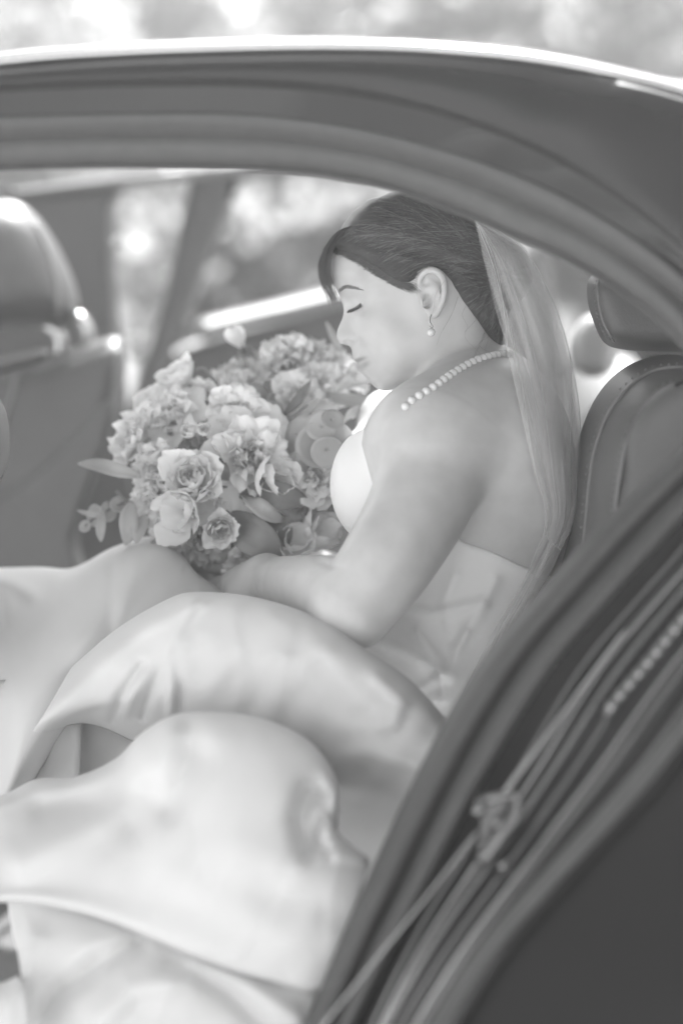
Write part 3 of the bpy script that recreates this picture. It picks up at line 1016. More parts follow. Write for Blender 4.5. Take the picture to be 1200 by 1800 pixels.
ctl = [(598, 590, 11, 12), (604, 570, 13, 15), (610, 590, 15, 20), (611, 552, 17, 20), (612, 536, 30, 30), (604, 512, 44, 40), (600, 480, 52, 52), (620, 430, 58, 66), (640, 500, 60, 62), (690, 480, 67, 75), (640, 560, 46, 46),
       (670, 565, 61, 60), (640, 590, 42, 42), (628, 618, 23, 24), (640, 620, 33, 34), (655, 628, 42, 44), (634, 648, 24, 24), (650, 650, 34, 34), (652, 668, 24, 26), (672, 675, 30, 24), (680, 640, 49, 46), (712, 650, 52, 40), (740, 625, 57, 50), (700, 600, 61, 60),
       (755, 580, 62, 60), (755, 510, 68, 85), (720, 400, 70, 100), (840, 450, 69, 100), (830, 560, 58, 70), (800, 640, 50, 50), (850, 620, 48, 50)]
Wm, Rm = spread(X, Y, ctl, 26.0)


def blur(a, n):
    for _ in range(n):
        q = np.pad(a, 1, mode='edge')
        a = (q[:-2, 1:-1] + q[2:, 1:-1] + q[1:-1, :-2] + q[1:-1, 2:] + 2 * q[1:-1, 1:-1]) / 6
    return a


soft = np.clip((X - 622) / 40, 0, 1)
Wm = blur(Wm, 60) * (1 - soft) + blur(Wm, 700) * soft
Rm = blur(Rm, 60) * (1 - soft) + blur(Rm, 700) * soft
W = Wm * np.sqrt(np.clip(1 - (1 - np.clip(e / Rm, 0, 1)) ** 2, 0, 1))
F = np.zeros_like(X)
F -= 4.2 * gauss(X, Y, 616, 532, 16, 9, 0.3)               # eye socket
F += 3.6 * gauss(X, Y, 622, 535, 10.5, 8.5, -0.4)            # closed lid over the eyeball
F -= 1.1 * line_gauss(X, Y, [(611, 524), (622, 522), (634, 526)], 1.8)       # lid fold
F -= 1.3 * line_gauss(X, Y, [(611, 546), (622, 543), (634, 534.5)], 1.7)     # lash line
F -= 1.0 * line_gauss(X, Y, [(612, 553), (626, 553), (640, 546)], 4)
F += 2.6 * gauss(X, Y, 608, 507, 16, 6, -0.1)              # brow bone
F += 3.2 * gauss(X, Y, 617.5, 593, 6.5, 7)                 # nostril wing
F -= 2.4 * line_gauss(X, Y, [(621, 580), (626.5, 590), (627, 600), (622, 606)], 2.4, [0.4, 1, 1, 0.6])
F -= 4.5 * line_gauss(X, Y, [(606, 601.5), (611, 600), (616, 602.5)], 1.6)   # nostril
F += 1.6 * line_gauss(X, Y, [(606, 604.5), (614, 605.5)], 1.6)
F += 1.6 * gauss(X, Y, 629, 630, 8, 4, -0.3)               # upper lip
F += 2.4 * gauss(X, Y, 634, 645, 8, 5, -0.4)               # lower lip
F -= 3.0 * line_gauss(X, Y, [(628, 637.5), (636, 636), (645, 633), (652, 629.5)], 1.5, [0.6, 1, 1, 0.6])
F -= 1.3 * gauss(X, Y, 655, 630, 4, 5)
F -= 1.5 * gauss(X, Y, 640, 656, 9, 4, 0.7)                # under the lip
F += 2.0 * gauss(X, Y, 655, 672, 14, 9)                    # chin
F += 2.8 * gauss(X, Y, 668, 596, 24, 26)                   # cheek
F -= 1.6 * line_gauss(X, Y, [(629, 598), (640, 612), (653, 624)], 4, [1, .7, .2])
F -= 1.6 * gauss(X, Y, 700, 565, 25, 25)
F -= 1.2 * gauss(X, Y, 680, 505, 25, 18)                   # temple
F += 1.3 * line_gauss(X, Y, [(655, 560), (690, 545), (725, 540)], 9)         # cheekbone
W = np.where(e > 0, W + F * np.clip(e / 8, 0, 1), 0)
W = np.maximum(W, 0) * 1e-3
Wb = blur(W, 420)
soft = np.clip((X - 632) / 30, 0, 1) * np.clip(e / 30, 0, 1)
W = W * (1 - soft) + Wb * soft
w2 = np.where(e > 0, W * W + 1e-9, 2 * e / Rm * (Wm * 1e-3) ** 2)
for _ in range(2):                                         # soften the map a little
    w2p = np.pad(w2, 1, mode='edge')
    w2 = (w2p[:-2, 1:-1] + w2p[2:, 1:-1] + w2p[1:-1, :-2] + w2p[1:-1, 2:] + 2 * w2p[1:-1, 1:-1]) / 6
gyy, gxx = np.gradient(w2, 1.0)
gs = np.hypot(gxx, gyy) / (KPX * D0)


def head_field(p):
    px, py = pxy(p)
    y = p[:, 2] - D0
    f = (y * y - mp(px, py, w2)) / (np.sqrt(4 * y * y + mp(px, py, gs) ** 2) + 0.012)
    far = np.maximum(np.maximum(530 - px, px - 950), np.maximum(300 - py, py - 730)) * KPX * D0
    return np.where(far > 0, np.maximum(f, far), f)


def ch(pts):
    return [(cf(a, b, d), r) for a, b, d, r in pts]


DE = D0 - 0.066                                            # depth of the near ear's root
EAR_BASE = cf(757, 520, DE + 0.002)
HELIX = ch([(741, 514, DE + .001, .0024), (737, 500, DE - .004, .0028), (740, 485, DE - .009, .0033), (750, 476, DE - .012, .0036), (762, 475, DE - .014, .0037), (773, 482, DE - .015, .0036),
            (779.5, 495, DE - .016, .0034), (780.5, 512, DE - .016, .0033), (778, 528, DE - .014, .0033), (772, 541, DE - .011, .0036), (764, 552, DE - .008, .0046), (757, 553, DE - .006, .0044)])
ANTI = ch([(757, 496, DE - .006, .0030), (766, 503, DE - .008, .0034), (769, 516, DE - .009, .0036), (766, 530, DE - .008, .0036), (758, 541, DE - .007, .0036), (752, 545, DE - .006, .0034)])
ANTI2 = ch([(748, 505, DE - .005, .0026), (758, 506, DE - .007, .003), (767, 510, DE - .008, .0032)])
TRAG = ch([(740, 520, DE - .003, .004), (744, 530, DE - .006, .0042), (744, 538, DE - .003, .0036)])
CRUS = ch([(741, 512, DE - .002, .0026), (749, 514, DE - .003, .0026), (757, 516, DE - .002, .0022)])


def ear_field(p):
    q = p.copy()
    q[:, 2] = D0 - np.abs(p[:, 2] - D0)
    plate = sd_chain(q, ch([(757, 492, DE - .001, .0125), (762, 512, DE - .002, .0125), (760, 535, DE, .009)]), 0.004)
    plate = np.maximum(plate, np.abs(q[:, 2] - (DE - 0.001) + (pxy(q)[0] - 757) * 0.00012) - 0.006)
    f = smin(plate, sd_chain(q, HELIX, 0.002), 0.0025)
    f = smin(f, sd_chain(q, ANTI, 0.002), 0.003)
    f = smin(f, sd_chain(q, ANTI2, 0.002), 0.0025)
    f = smin(f, sd_chain(q, TRAG, 0.002), 0.003)
    f = smin(f, sd_chain(q, CRUS, 0.002), 0.003)
    # bowl and canal
    f = smax(f, -sd_ell(q, cf(752, 529, DE - 0.008), (.0040, .0075, .0075)), 0.002)
    f = smax(f, -sd_ell(q, cf(747.5, 531, DE - 0.006), (.0024, .006, .012)), 0.0015)
    f = smax(f, -sd_ell(q, cf(747, 497, DE - 0.010), (.0038, .0050, .0055)), 0.002)
    return f


# torso, neck, arms, hands, legs
NECK = ch([(775, 560, 2.5, .043), (801, 640, 2.5, .042), (824, 700, 2.5, .047), (850, 760, 2.5, .06)])
SHN = ch([(845, 700, 2.47, .036), (800, 722, 2.42, .043), (765, 775, 2.385, .055)])
SHF = ch([(845, 700, 2.53, .036), (800, 722, 2.58, .043), (765, 775, 2.635, .056)])
CLAV = ch([(735, 712, 2.5, .012), (705, 742, 2.45, .02), (730, 765, 2.40, .04)])
CLAVF = ch([(735, 712, 2.5, .012), (695, 735, 2.55, .02), (690, 745, 2.61, .04)])
ARM = ch([(768, 780, 2.385, .056), (752, 850, 2.358, .052), (715, 930, 2.323, .0472), (672, 1000, 2.295, .0435), (622, 1066, 2.285, .0385)])
FORE = ch([(618, 1068, 2.288, .0375), (580, 1046, 2.335, .0375), (530, 1032, 2.40, .0315), (487, 1020, 2.47, .0245), (468, 1014, 2.495, .0225)])
PALM = ch([(468, 1010, 2.495, .0205), (442, 1016, 2.515, .0190), (415, 1026, 2.535, .0165)])
PALM2 = ch([(470, 1020, 2.49, .018), (445, 1034, 2.50, .020), (425, 1046, 2.51, .017)])
FING = [ch([(420, 1020, 2.545, .0105), (390, 1026, 2.565, .0093), (366, 1040, 2.59, .0086), (388, 1060, 2.605, .0078)]),
        ch([(415, 1022, 2.54, .0105), (386, 1031, 2.565, .0095), (370, 1052, 2.59, .0088), (380, 1074, 2.595, .0078)]),
        ch([(414, 1036, 2.53, .0102), (386, 1046, 2.55, .0092), (370, 1066, 2.575, .0085), (380, 1086, 2.58, .0076)]),
        ch([(418, 1050, 2.52, .0095), (396, 1062, 2.535, .0085), (384, 1080, 2.555, .0078), (392, 1094, 2.56, .007)])]
THUMB = ch([(452, 1008, 2.53, .0135), (428, 1010, 2.57, .0112), (402, 1014, 2.60, .0096), (384, 1024, 2.615, .0082)])
ARMF = ch([(765, 780, 2.635, .055), (735, 850, 2.67, .05), (690, 960, 2.69, .043), (640, 1040, 2.70, .037), (560, 1020, 2.69, .034), (470, 990, 2.67, .026), (450, 988, 2.665, .024)])
HANDF = ch([(450, 988, 2.665, .022), (415, 992, 2.66, .022), (395, 998, 2.655, .02)])
FINGF = [ch([(400, 985 + 11 * k, 2.655, .0098), (372, 990 + 11 * k, 2.635, .009), (362, 1000 + 11 * k, 2.61, .0085), (372, 1008 + 11 * k, 2.60, .0075)]) for k in range(4)]
THUMBF = ch([(440, 972, 2.65, .012), (410, 972, 2.615, .0105), (386, 978, 2.59, .009)])
LEGN = ch([(850, 1290, 2.43, .085), (600, 1230, 2.42, .078), (350, 1165, 2.44, .058), (330, 1300, 2.50, .05), (300, 1700, 2.56, .035)])
LEGF = ch([(850, 1290, 2.6, .085), (560, 1200, 2.62, .075), (275, 1055, 2.62, .056), (250, 1250, 2.66, .05), (220, 1650, 2.7, .035)])


SCAP = ch([(850, 740, 2.41, .05), (890, 805, 2.405, .058), (928, 890, 2.43, .055), (900, 960, 2.47, .05)])


amap = Map(400, 700, 940, 1180, 2.0)
AX, AY = amap.X, amap.Y
amap.A = (.0030 * gauss(AX, AY, 640, 1104, 15) - .0030 * line_gauss(AX, AY, [(556, 984), (584, 997), (612, 996)], 5, [.5, 1, 0]) - .0015 * gauss(AX, AY, 668, 1060, 20, 30, .6)
          - .0009 * line_gauss(AX, AY, [(708, 800), (694, 860), (680, 930)], 26) + .0015 * line_gauss(AX, AY, [(640, 930), (610, 985)], 18) - .0015 * line_gauss(AX, AY, [(790, 900), (740, 980), (700, 1040)], 14)
          - .0016 * line_gauss(AX, AY, [(470, 1000), (452, 1030), (446, 1050)], 4) + .0012 * line_gauss(AX, AY, [(540, 1005), (500, 1003), (475, 1000)], 7)
          )


def torso_field(p):
    f = sd_ell(p, cf(838, 880, 2.5), (.098, .165, .128))
    f = smin(f, sd_ell(p, cf(812, 1130, 2.5), (.092, .16, .118)), 0.05)
    f = smin(f, sd_ell(p, cf(850, 1300, 2.5), (.11, .10, .15)), 0.04)
    f = smin(f, sd_ell(p, cf(673, 852, 2.435), (.050, .060, .056)), 0.035)
    f = smin(f, sd_ell(p, cf(665, 842, 2.57), (.050, .060, .056)), 0.035)
    f = smin(f, sd_ell(p, cf(850, 790, 2.5), (.085, .09, .125)), 0.03)
    f = smin(f, sd_chain(p, SCAP, .03), .04)
    for s, k in ((SHN, .03), (SHF, .03), (CLAV, .02), (CLAVF, .02)):
        f = smin(f, sd_chain(p, s, .03), k)
    return f


def hand_part(p, palms, fings, thumb):
    f = sd_chain(p, palms[0], 0.01)
    for q in palms[1:]:
        f = smin(f, sd_chain(p, q, .01), .012)
    for g in fings:
        f = smin(f, sd_chain(p, g, .003), .004)
    return smin(f, sd_chain(p, thumb, .004), .007)


def arms_field(p):
    n = smin(sd_chain(p, ARM, .012), sd_chain(p, FORE, .012), .010)
    px, py = pxy(p)
    n = n - amap(px, py) * (p[:, 2] < 2.46)
    n = smin(n, hand_part(p, [PALM, PALM2], FING, THUMB), .008)
    r = sd_chain(p, ARMF, .012)
    r = smin(r, hand_part(p, [HANDF], FINGF, THUMBF), .008)
    return n, r


def body_field(p):
    t = smin(torso_field(p), sd_chain(p, NECK, .02), .02)
    n, r = arms_field(p)
    t = smin(t, n, .004 + .034 * np.clip((890 - pxy(p)[1]) / 110, 0, 1))
    t = np.minimum(t, r)
    h = head_field(p)
    m = (np.abs(p[:, 0] - cf(757, 0, 2.45)[0]) < .05) & (np.abs(p[:, 1] - cf(0, 520, 2.45)[1]) < .06)
    if m.any():
        q = p[m]
        h[m] = smin(h[m], ear_field(q), 0.003)
    return smin(t, h, 0.008)


bv_, bq_ = mesh_field(body_field, (cf(330, 0, 2.7)[0], cf(0, 1430, 2.6)[1], 2.2), (cf(1000, 0, 2.6)[0] + .02, cf(0, 320, 2.5)[1], 2.82), 0.0015, smooth=4, slack=1.9)
SKIN = bvh_of(bv_, bq_)
body = obj('body', to_world(bv_), bq_, M['skin'], bride)
# the colour of the lips, as they are
px, py = pxy(bv_)
lipm = np.maximum(1.15 * gauss(px, py, 631, 632.5, 10, 3.4, -0.35), 1.2 * gauss(px, py, 637, 643, 10, 5.0, -0.45)) * (px < 654)
at = body.data.attributes.new('lip', 'FLOAT', 'POINT')
at.data.foreach_set('value', np.clip(lipm * 1.3 - 0.25, 0, 1).astype(np.float32))


def on_skin(px, py, off=0.0, default=None):
    d = hit_depth(SKIN, px, py)
    return default if d is None else d - off


# hair ----------------------------------------------------------------------------
HAIRP = catmull([(583, 440), (578, 425), (590, 392), (616, 356), (655, 332), (700, 322), (760, 326), (815, 350), (858, 392), (900, 418), (930, 446), (938, 478), (930, 510), (905, 538), (885, 548), (884, 590), (884, 618), (874, 612),
                 (856, 590), (838, 566), (818, 540), (800, 512), (788, 492), (772, 478), (752, 470), (737, 478), (728, 494), (712, 499), (690, 490), (664, 474), (634, 456), (606, 443)], 220, True)
hm = Map(540, 290, 980, 660, 1.0)
he = sd_polygon(hm.X, hm.Y, HAIRP)
th_ = np.arctan2(hm.Y - 482, 885 - hm.X)
locks = 0.0015 * np.sin(24 * th_ + 2.2 * np.sin(5 * th_)) + .0008 * np.sin(53 * th_ + 3 * np.sin(3 * th_))
hoff = np.clip(he / 22, 0, 1) * locks + 0.011 * (1 - np.exp(-np.clip(he, 0, None) / 20)) - 0.0012


def hair_field(p):
    px, py = pxy(p)
    f = head_field(p)
    f = smin(f, sd_ell(p, cf(880, 478, D0), (.034, .038, .045)), .02)
    f = smin(f, sd_cone(p, cf(862, 560, D0), cf(860, 600, D0), .036, .026), .02)
    f = f - hm(px, py, hoff)
    clip = -hm(px, py, he) * KPX * D0
    return smax(f, clip, 0.0015)


hv_, hq_ = mesh_field(hair_field, (cf(550, 0, D0)[0], cf(0, 650, D0)[1], 2.39), (cf(970, 0, D0)[0], cf(0, 296, D0)[1], 2.61), 0.0019, smooth=2)
HAIR = bvh_of(hv_, hq_)
hair = obj('hair', to_world(hv_), hq_, M['hair'], bride)
# combed strands lying on it
mb, mb_light = MB(), MB()
r = np.random.default_rng(5)


def bez(a, b, c, d, n):
    t = np.linspace(0, 1, n)[:, None]
    a, b, c, d = map(np.asarray, (a, b, c, d))
    return a * (1 - t) ** 3 + 3 * b * t * (1 - t) ** 2 + 3 * c * t * t * (1 - t) + d * t ** 3


HL = catmull([(572, 432), (590, 441), (606, 444), (634, 457), (664, 475), (690, 491), (712, 500), (728, 495), (737, 480), (752, 471), (772, 478), (788, 492), (800, 512), (818, 540), (838, 566), (856, 590), (872, 612)], 400)
TOPL = catmull([(575, 430), (590, 392), (616, 356), (655, 334), (700, 325), (760, 330)], 200)
for k in range(1500):
    if k % 3:
        u = r.uniform(0, 1)
        s = HL[int(u * 399)] + r.normal(size=2) * (2.0, 2.0)
        if u < 0.62:
            e2 = np.array([r.uniform(850, 915), 425 + 95 * u + r.normal() * 16])
            c1 = s + np.array([60, -70 + 60 * u]) * r.uniform(0.7, 1.15)
            c2 = e2 + np.array([-90, -25 + 30 * u])
        else:
            e2 = np.array([r.uniform(868, 915), 470 + 60 * (u - .6) / .4 + r.normal() * 10])
            s = s + np.array([8, -3]) * r.uniform(.3, 1.6)
            c1 = s + np.array([18, -16])
            c2 = e2 + np.array([-34, 20])
    else:
        s = TOPL[r.integers(0, 200)] + r.uniform(0, 1) * np.array([20, 30])
        e2 = np.array([r.uniform(860, 925), r.uniform(420, 500)])
        c1 = s + np.array([70, -12])
        c2 = e2 + np.array([-80, -40])
    n = 14
    q = bez(s, c1, c2, e2, n)
    t0, t1 = sorted((r.uniform(-0.2, 0.5), r.uniform(0.45, 1.1)))
    i0, i1 = max(0, int(t0 * n)), min(n, int(t1 * n) + 2)
    q = q[i0:i1]
    if len(q) < 5:
        continue
    dd = [hit_depth(HAIR, x, y) for x, y in q]
    lift = r.uniform(-0.0004, 0.0009)
    pts = [cf(x, y, d - lift) for (x, y), d in zip(q, dd) if d is not None]
    if len(pts) < 5 or np.abs(np.diff([a[2] for a in pts])).max() > 0.02:
        continue
    tube(mb_light if k % 4 == 1 else mb, to_world(np.array(pts)), np.r_[0.0001, np.full(len(pts) - 2, r.uniform(.0002, .00045)), 0.0001], 4, False)
# loose strands: fringe, temple, nape
def loose(q, r0, d=None, off=0.001):
    q = catmull(q, 16)
    pts = []
    for x, y in q[:, :2]:
        s = d
        if d is None:
            zz = [z for z in (hit_depth(SKIN, x, y), hit_depth(HAIR, x, y)) if z is not None]
            s = min(zz) - off if zz else None
        if s is None:
            s = D0 - 0.03 if not pts else pts[-1][2]
        pts.append(cf(x, y, s))
    tube(mb, to_world(np.array(pts)), np.linspace(r0, r0 * 0.4, 16), 4, False)


for k in range(300):                                       # fringe swept down in front of the brow
    a = r.uniform(0, 1) ** 1.2
    w = r.normal() * 2.0
    L = r.uniform(.75, 1.05)
    q = [(628 + 30 * a + w, 392 - 14 * a), (588 + 18 * a + w, 414 - 8 * a), (562 + 17 * a + w, 462 - 3 * a), (566 + 20 * a + w, 500), (585 + 8 * a + w * 2, 528 + r.normal() * 5)]
    q = q[:5] if L > .93 else q[:4]
    loose(q, r.uniform(.00016, .00036), D0 + r.uniform(-.05, .04) * (.5 + .5 * a))
for k in range(9):
    x0, y0 = 780 + 80 * r.uniform(0, 1), 0
    y0 = 490 + (x0 - 780) * 1.25
    L = r.uniform(35, 100)
    a = r.uniform(0.9, 2.1)
    c = r.normal() * 16
    loose([(x0, y0), (x0 + math.cos(a) * L * .4 + c, y0 + math.sin(a) * L * .35), (x0 + math.cos(a) * L * .7 - c * .3, y0 + math.sin(a) * L * .75), (x0 + math.cos(a) * L + c * .5, y0 + math.sin(a) * L)], .00011)
for k in range(1300):                                       # fine hairs that soften the hairline, combed back across it
    u = r.uniform(0.02, 0.42)
    s = HL[int(u * 399)]
    if u < 0.5:
        a = -0.25 + 0.75 * u / .46 + r.normal() * .12
        back = np.array([-r.uniform(1, 16), r.uniform(-2, 5.5)])
    else:
        a = -0.55 + r.normal() * .18
        back = np.array([-r.uniform(2, 9), r.uniform(0, 4)])
    dr = np.array([math.cos(a), math.sin(a)])
    L = r.uniform(35, 75) * (0.4 if .28 < u < .5 else 1)
    s = s + back
    cv = np.array([0.0, -r.uniform(0, 5)])
    loose([s, s + dr * L * .33 + cv, s + dr * L * .7 + cv, s + dr * L], r.uniform(.00008, .00014), None, .0004)
tag(mb.build('strands', M['strand'], hair), kind='stuff')
tag(mb_light.build('strands', M['strand_light'], hair), kind='stuff')

# brow and lashes
mb = MB()
BR = catmull([(595, 513), (600, 507.5), (607, 504.5), (616, 505), (626, 507), (634, 508.5)], 60)
for k in range(420):
    i = r.integers(0, 60)
    th = 2.9 * (1 - (i / 60) ** 1.6) + 0.5
    x, y = BR[i, 0] + r.normal() * .8, BR[i, 1] + r.uniform(-1, 1) * th + 0.6
    L = r.uniform(3, 6)
    a = -0.9 + 1.15 * i / 60
    pts = []
    for t in (0, .5, 1):
        qx, qy = x + math.cos(a) * L * t, y + math.sin(a) * L * t
        s = on_skin(qx, qy, .0004)
        if s is not None:
            pts.append(cf(qx, qy, s))
    if len(pts) == 3:
        tube(mb, to_world(np.array(pts)), [.00013, .00012, .00006], 3, False)
mb.build('eyebrow', M['brow'], bride)
mb = MB()
LL = catmull([(611.5, 545.5), (616, 544), (622, 541.5), (628, 538), (633.5, 533.5)], 50)
pts = [cf(x, y, (on_skin(x, y, .0003) or D0 - .03)) for x, y in LL]
tube(mb, to_world(np.array(pts)), np.linspace(.0003, .0006, 50), 5)
for k in range(220):
    i = r.integers(2, 50)
    x, y = LL[i]
    L = r.uniform(4.5, 8.5)
    a = 2.15 - 0.75 * i / 50 + r.normal() * .15
    s = on_skin(x, y, .0003) or D0 - .03
    p0 = cf(x, y, s)
    p1 = cf(x + math.cos(a) * L * .55, y + math.sin(a) * L * .6, s - .0015)
    p2 = cf(x + math.cos(a) * L * .95, y + math.sin(a) * L * .8, s - .0035)
    tube(mb, to_world(np.array([p0, p1, p2])), [.0002, .00018, .00008], 3, False)
mb.build('eyelashes', M['lash'], bride)

# bodice --------------------------------------------------------------------------
bm_ = Map(480, 700, 1100, 1400, 2.0)
BTOP = [(480, 800), (560, 796), (610, 768), (652, 748), (669, 748), (674, 800), (700, 860), (760, 900), (806, 947), (860, 968), (925, 998), (990, 1020), (1100, 1060), (1100, 1330), (480, 1330)]
be = sd_polygon(bm_.X, bm_.Y, catmull(BTOP[:-2], 140).tolist() + [(1100, 1330), (480, 1330)])
fold = 0.002 * np.sin(bm_.X * .05 + bm_.Y * .031 + 2 * np.sin(bm_.Y * .02)) * gauss(bm_.X, bm_.Y, 780, 1150, 90, 90)
for pts, a, w in (([(690, 1060), (760, 1080), (850, 1060)], .0022, 7), ([(650, 1120), (720, 1150), (790, 1190)], .0035, 8), ([(800, 1010), (780, 1060), (790, 1110)], .0018, 8), ([(870, 1020), (840, 1080), (800, 1140)], .0020, 8),
                  ([(640, 1150), (700, 1200), (760, 1230)], .003, 9), ([(730, 1110), (770, 1160), (780, 1230)], .0025, 6), ([(820, 1110), (790, 1180), (740, 1210)], .0022, 6)):
    fold += 2.3 * a * line_gauss(bm_.X, bm_.Y, pts, w)


def bodice_field(p):
    px, py = pxy(p)
    f = smin(torso_field(p), np.minimum(sd_chain(p, LEGN, .03), sd_chain(p, LEGF, .03)), .03) - 0.0035 - bm_(px, py, fold)
    clip = -bm_(px, py, be) * KPX * 2.45
    return np.maximum(smax(f, clip, 0.002), -(torso_field(p) + 0.004))


v, q = mesh_field(bodice_field, (cf(520, 0, 2.6)[0], cf(0, 1330, 2.5)[1], 2.3), (cf(1010, 0, 2.6)[0] + .02, cf(0, 740, 2.5)[1], 2.72), 0.0026, smooth=2, slack=2.2)
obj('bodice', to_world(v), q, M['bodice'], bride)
BOD = bvh_of(v, q)

# skirt: sheets of heavy satin over the knees and spilling out of the doorway ---------------------
sheets = []


def sheet(rows, n, between_, ridges=(), flat=1.0):
    rows = [[(x, y, q if q > 2.2 else 2.2 + (q - 2.2) * flat) for x, y, q in row] for row in rows]
    A = loft(rows, n, between_)
    X, Y = A[..., 0].copy(), A[..., 1].copy()
    for pts, amp, w, *en in ridges:
        A[..., 2] -= amp * line_gauss(X, Y, pts, w, en[0] if en else None)
    fr_ = np.random.default_rng(len(sheets) + 3)
    n0, n1 = A.shape[0], A.shape[1]
    for k in range(22):                                    # long soft creases running with the hang of the cloth
        j0 = fr_.uniform(0, n1 - 1)
        drift = fr_.uniform(-.16, .16) * n1
        i0, i1 = sorted(fr_.integers(0, n0, 2))
        if i1 - i0 < n0 * .2:
            continue
        ii = np.linspace(i0, i1, 7)
        jj = np.clip(j0 + drift * np.linspace(0, 1, 7) + fr_.normal(size=7) * 1.2, 0, n1 - 1)
        pl = [(A[int(i), int(j), 0], A[int(i), int(j), 1]) for i, j in zip(ii, jj)]
        A[..., 2] -= fr_.choice([-1, 1]) * fr_.uniform(.001, .0028) * (1 if flat == 1 else .4) * line_gauss(X, Y, pl, fr_.uniform(5, 11), [0, .7, 1, 1, 1, .6, 0])
    Z = (0.0014 if flat == 1 else 0.0006) * (np.sin(X * .043 + Y * .021 + 1.3 * np.sin(Y * .017)) + np.sin(Y * .05 - X * .019 + 1.7 * np.sin(X * .013)) + .6 * np.sin(X * .09 + Y * .07))
    A[..., 2] += Z
    sheets.append((px_world(A).reshape(-1, 3), grid_faces(A.shape[0], n)))
    return A


# far knee and what hangs from it to the left
sheet([
    [(-120, 1070, 2.80), (60, 1062, 2.80), (160, 1060, 2.78), (265, 1020, 2.75), (330, 1060, 2.70), (380, 1090, 2.68), (440, 1110, 2.64)],
    [(-120, 1012, 2.73), (60, 1006, 2.73), (130, 1006, 2.71), (200, 972, 2.67), (266, 953, 2.65), (310, 972, 2.63), (345, 1015, 2.60), (410, 1056, 2.57)],
    [(-120, 1005, 2.68), (60, 1001, 2.68), (130, 1002, 2.665), (200, 966, 2.62), (266, 948, 2.60), (312, 968, 2.585), (348, 1012, 2.56), (410, 1050, 2.54)],
    [(-120, 1030, 2.63), (60, 1030, 2.62), (135, 1020, 2.58), (203, 986, 2.55), (270, 968, 2.54), (320, 990, 2.53), (360, 1030, 2.52), (415, 1066, 2.51)],
    [(-120, 1110, 2.58), (50, 1100, 2.53), (130, 1070, 2.50), (200, 1040, 2.485), (270, 1026, 2.48), (325, 1045, 2.48), (370, 1070, 2.48), (420, 1090, 2.48)],
    [(-120, 1260, 2.52), (20, 1200, 2.46), (90, 1150, 2.45), (170, 1105, 2.445), (250, 1080, 2.45), (320, 1085, 2.455), (370, 1100, 2.46), (425, 1120, 2.47)],
    [(-120, 1420, 2.43), (0, 1330, 2.41), (60, 1240, 2.41), (135, 1175, 2.42), (220, 1125, 2.43), (310, 1115, 2.44), (370, 1125, 2.46), (425, 1150, 2.47)],
    [(-120, 1560, 2.36), (-10, 1440, 2.36), (45, 1330, 2.37), (105, 1245, 2.39), (190, 1180, 2.41), (290, 1150, 2.43), (360, 1160, 2.455), (430, 1180, 2.47)],
    [(-120, 1640, 2.39), (-10, 1500, 2.40), (60, 1370, 2.41), (125, 1275, 2.43), (205, 1215, 2.45), (290, 1190, 2.46), (360, 1190, 2.47), (430, 1200, 2.48)],
], 110, 9, [([(130, 1010), (60, 1060), (0, 1120), (-60, 1190)], -.012, 16), ([(240, 1010), (140, 1110), (60, 1220), (0, 1360)], .010, 22), ([(30, 1160), (70, 1120), (120, 1075)], -.007, 14, [0, 1, 1]),
            ([(-60, 1010), (20, 1022), (60, 1050)], .008, 9)])
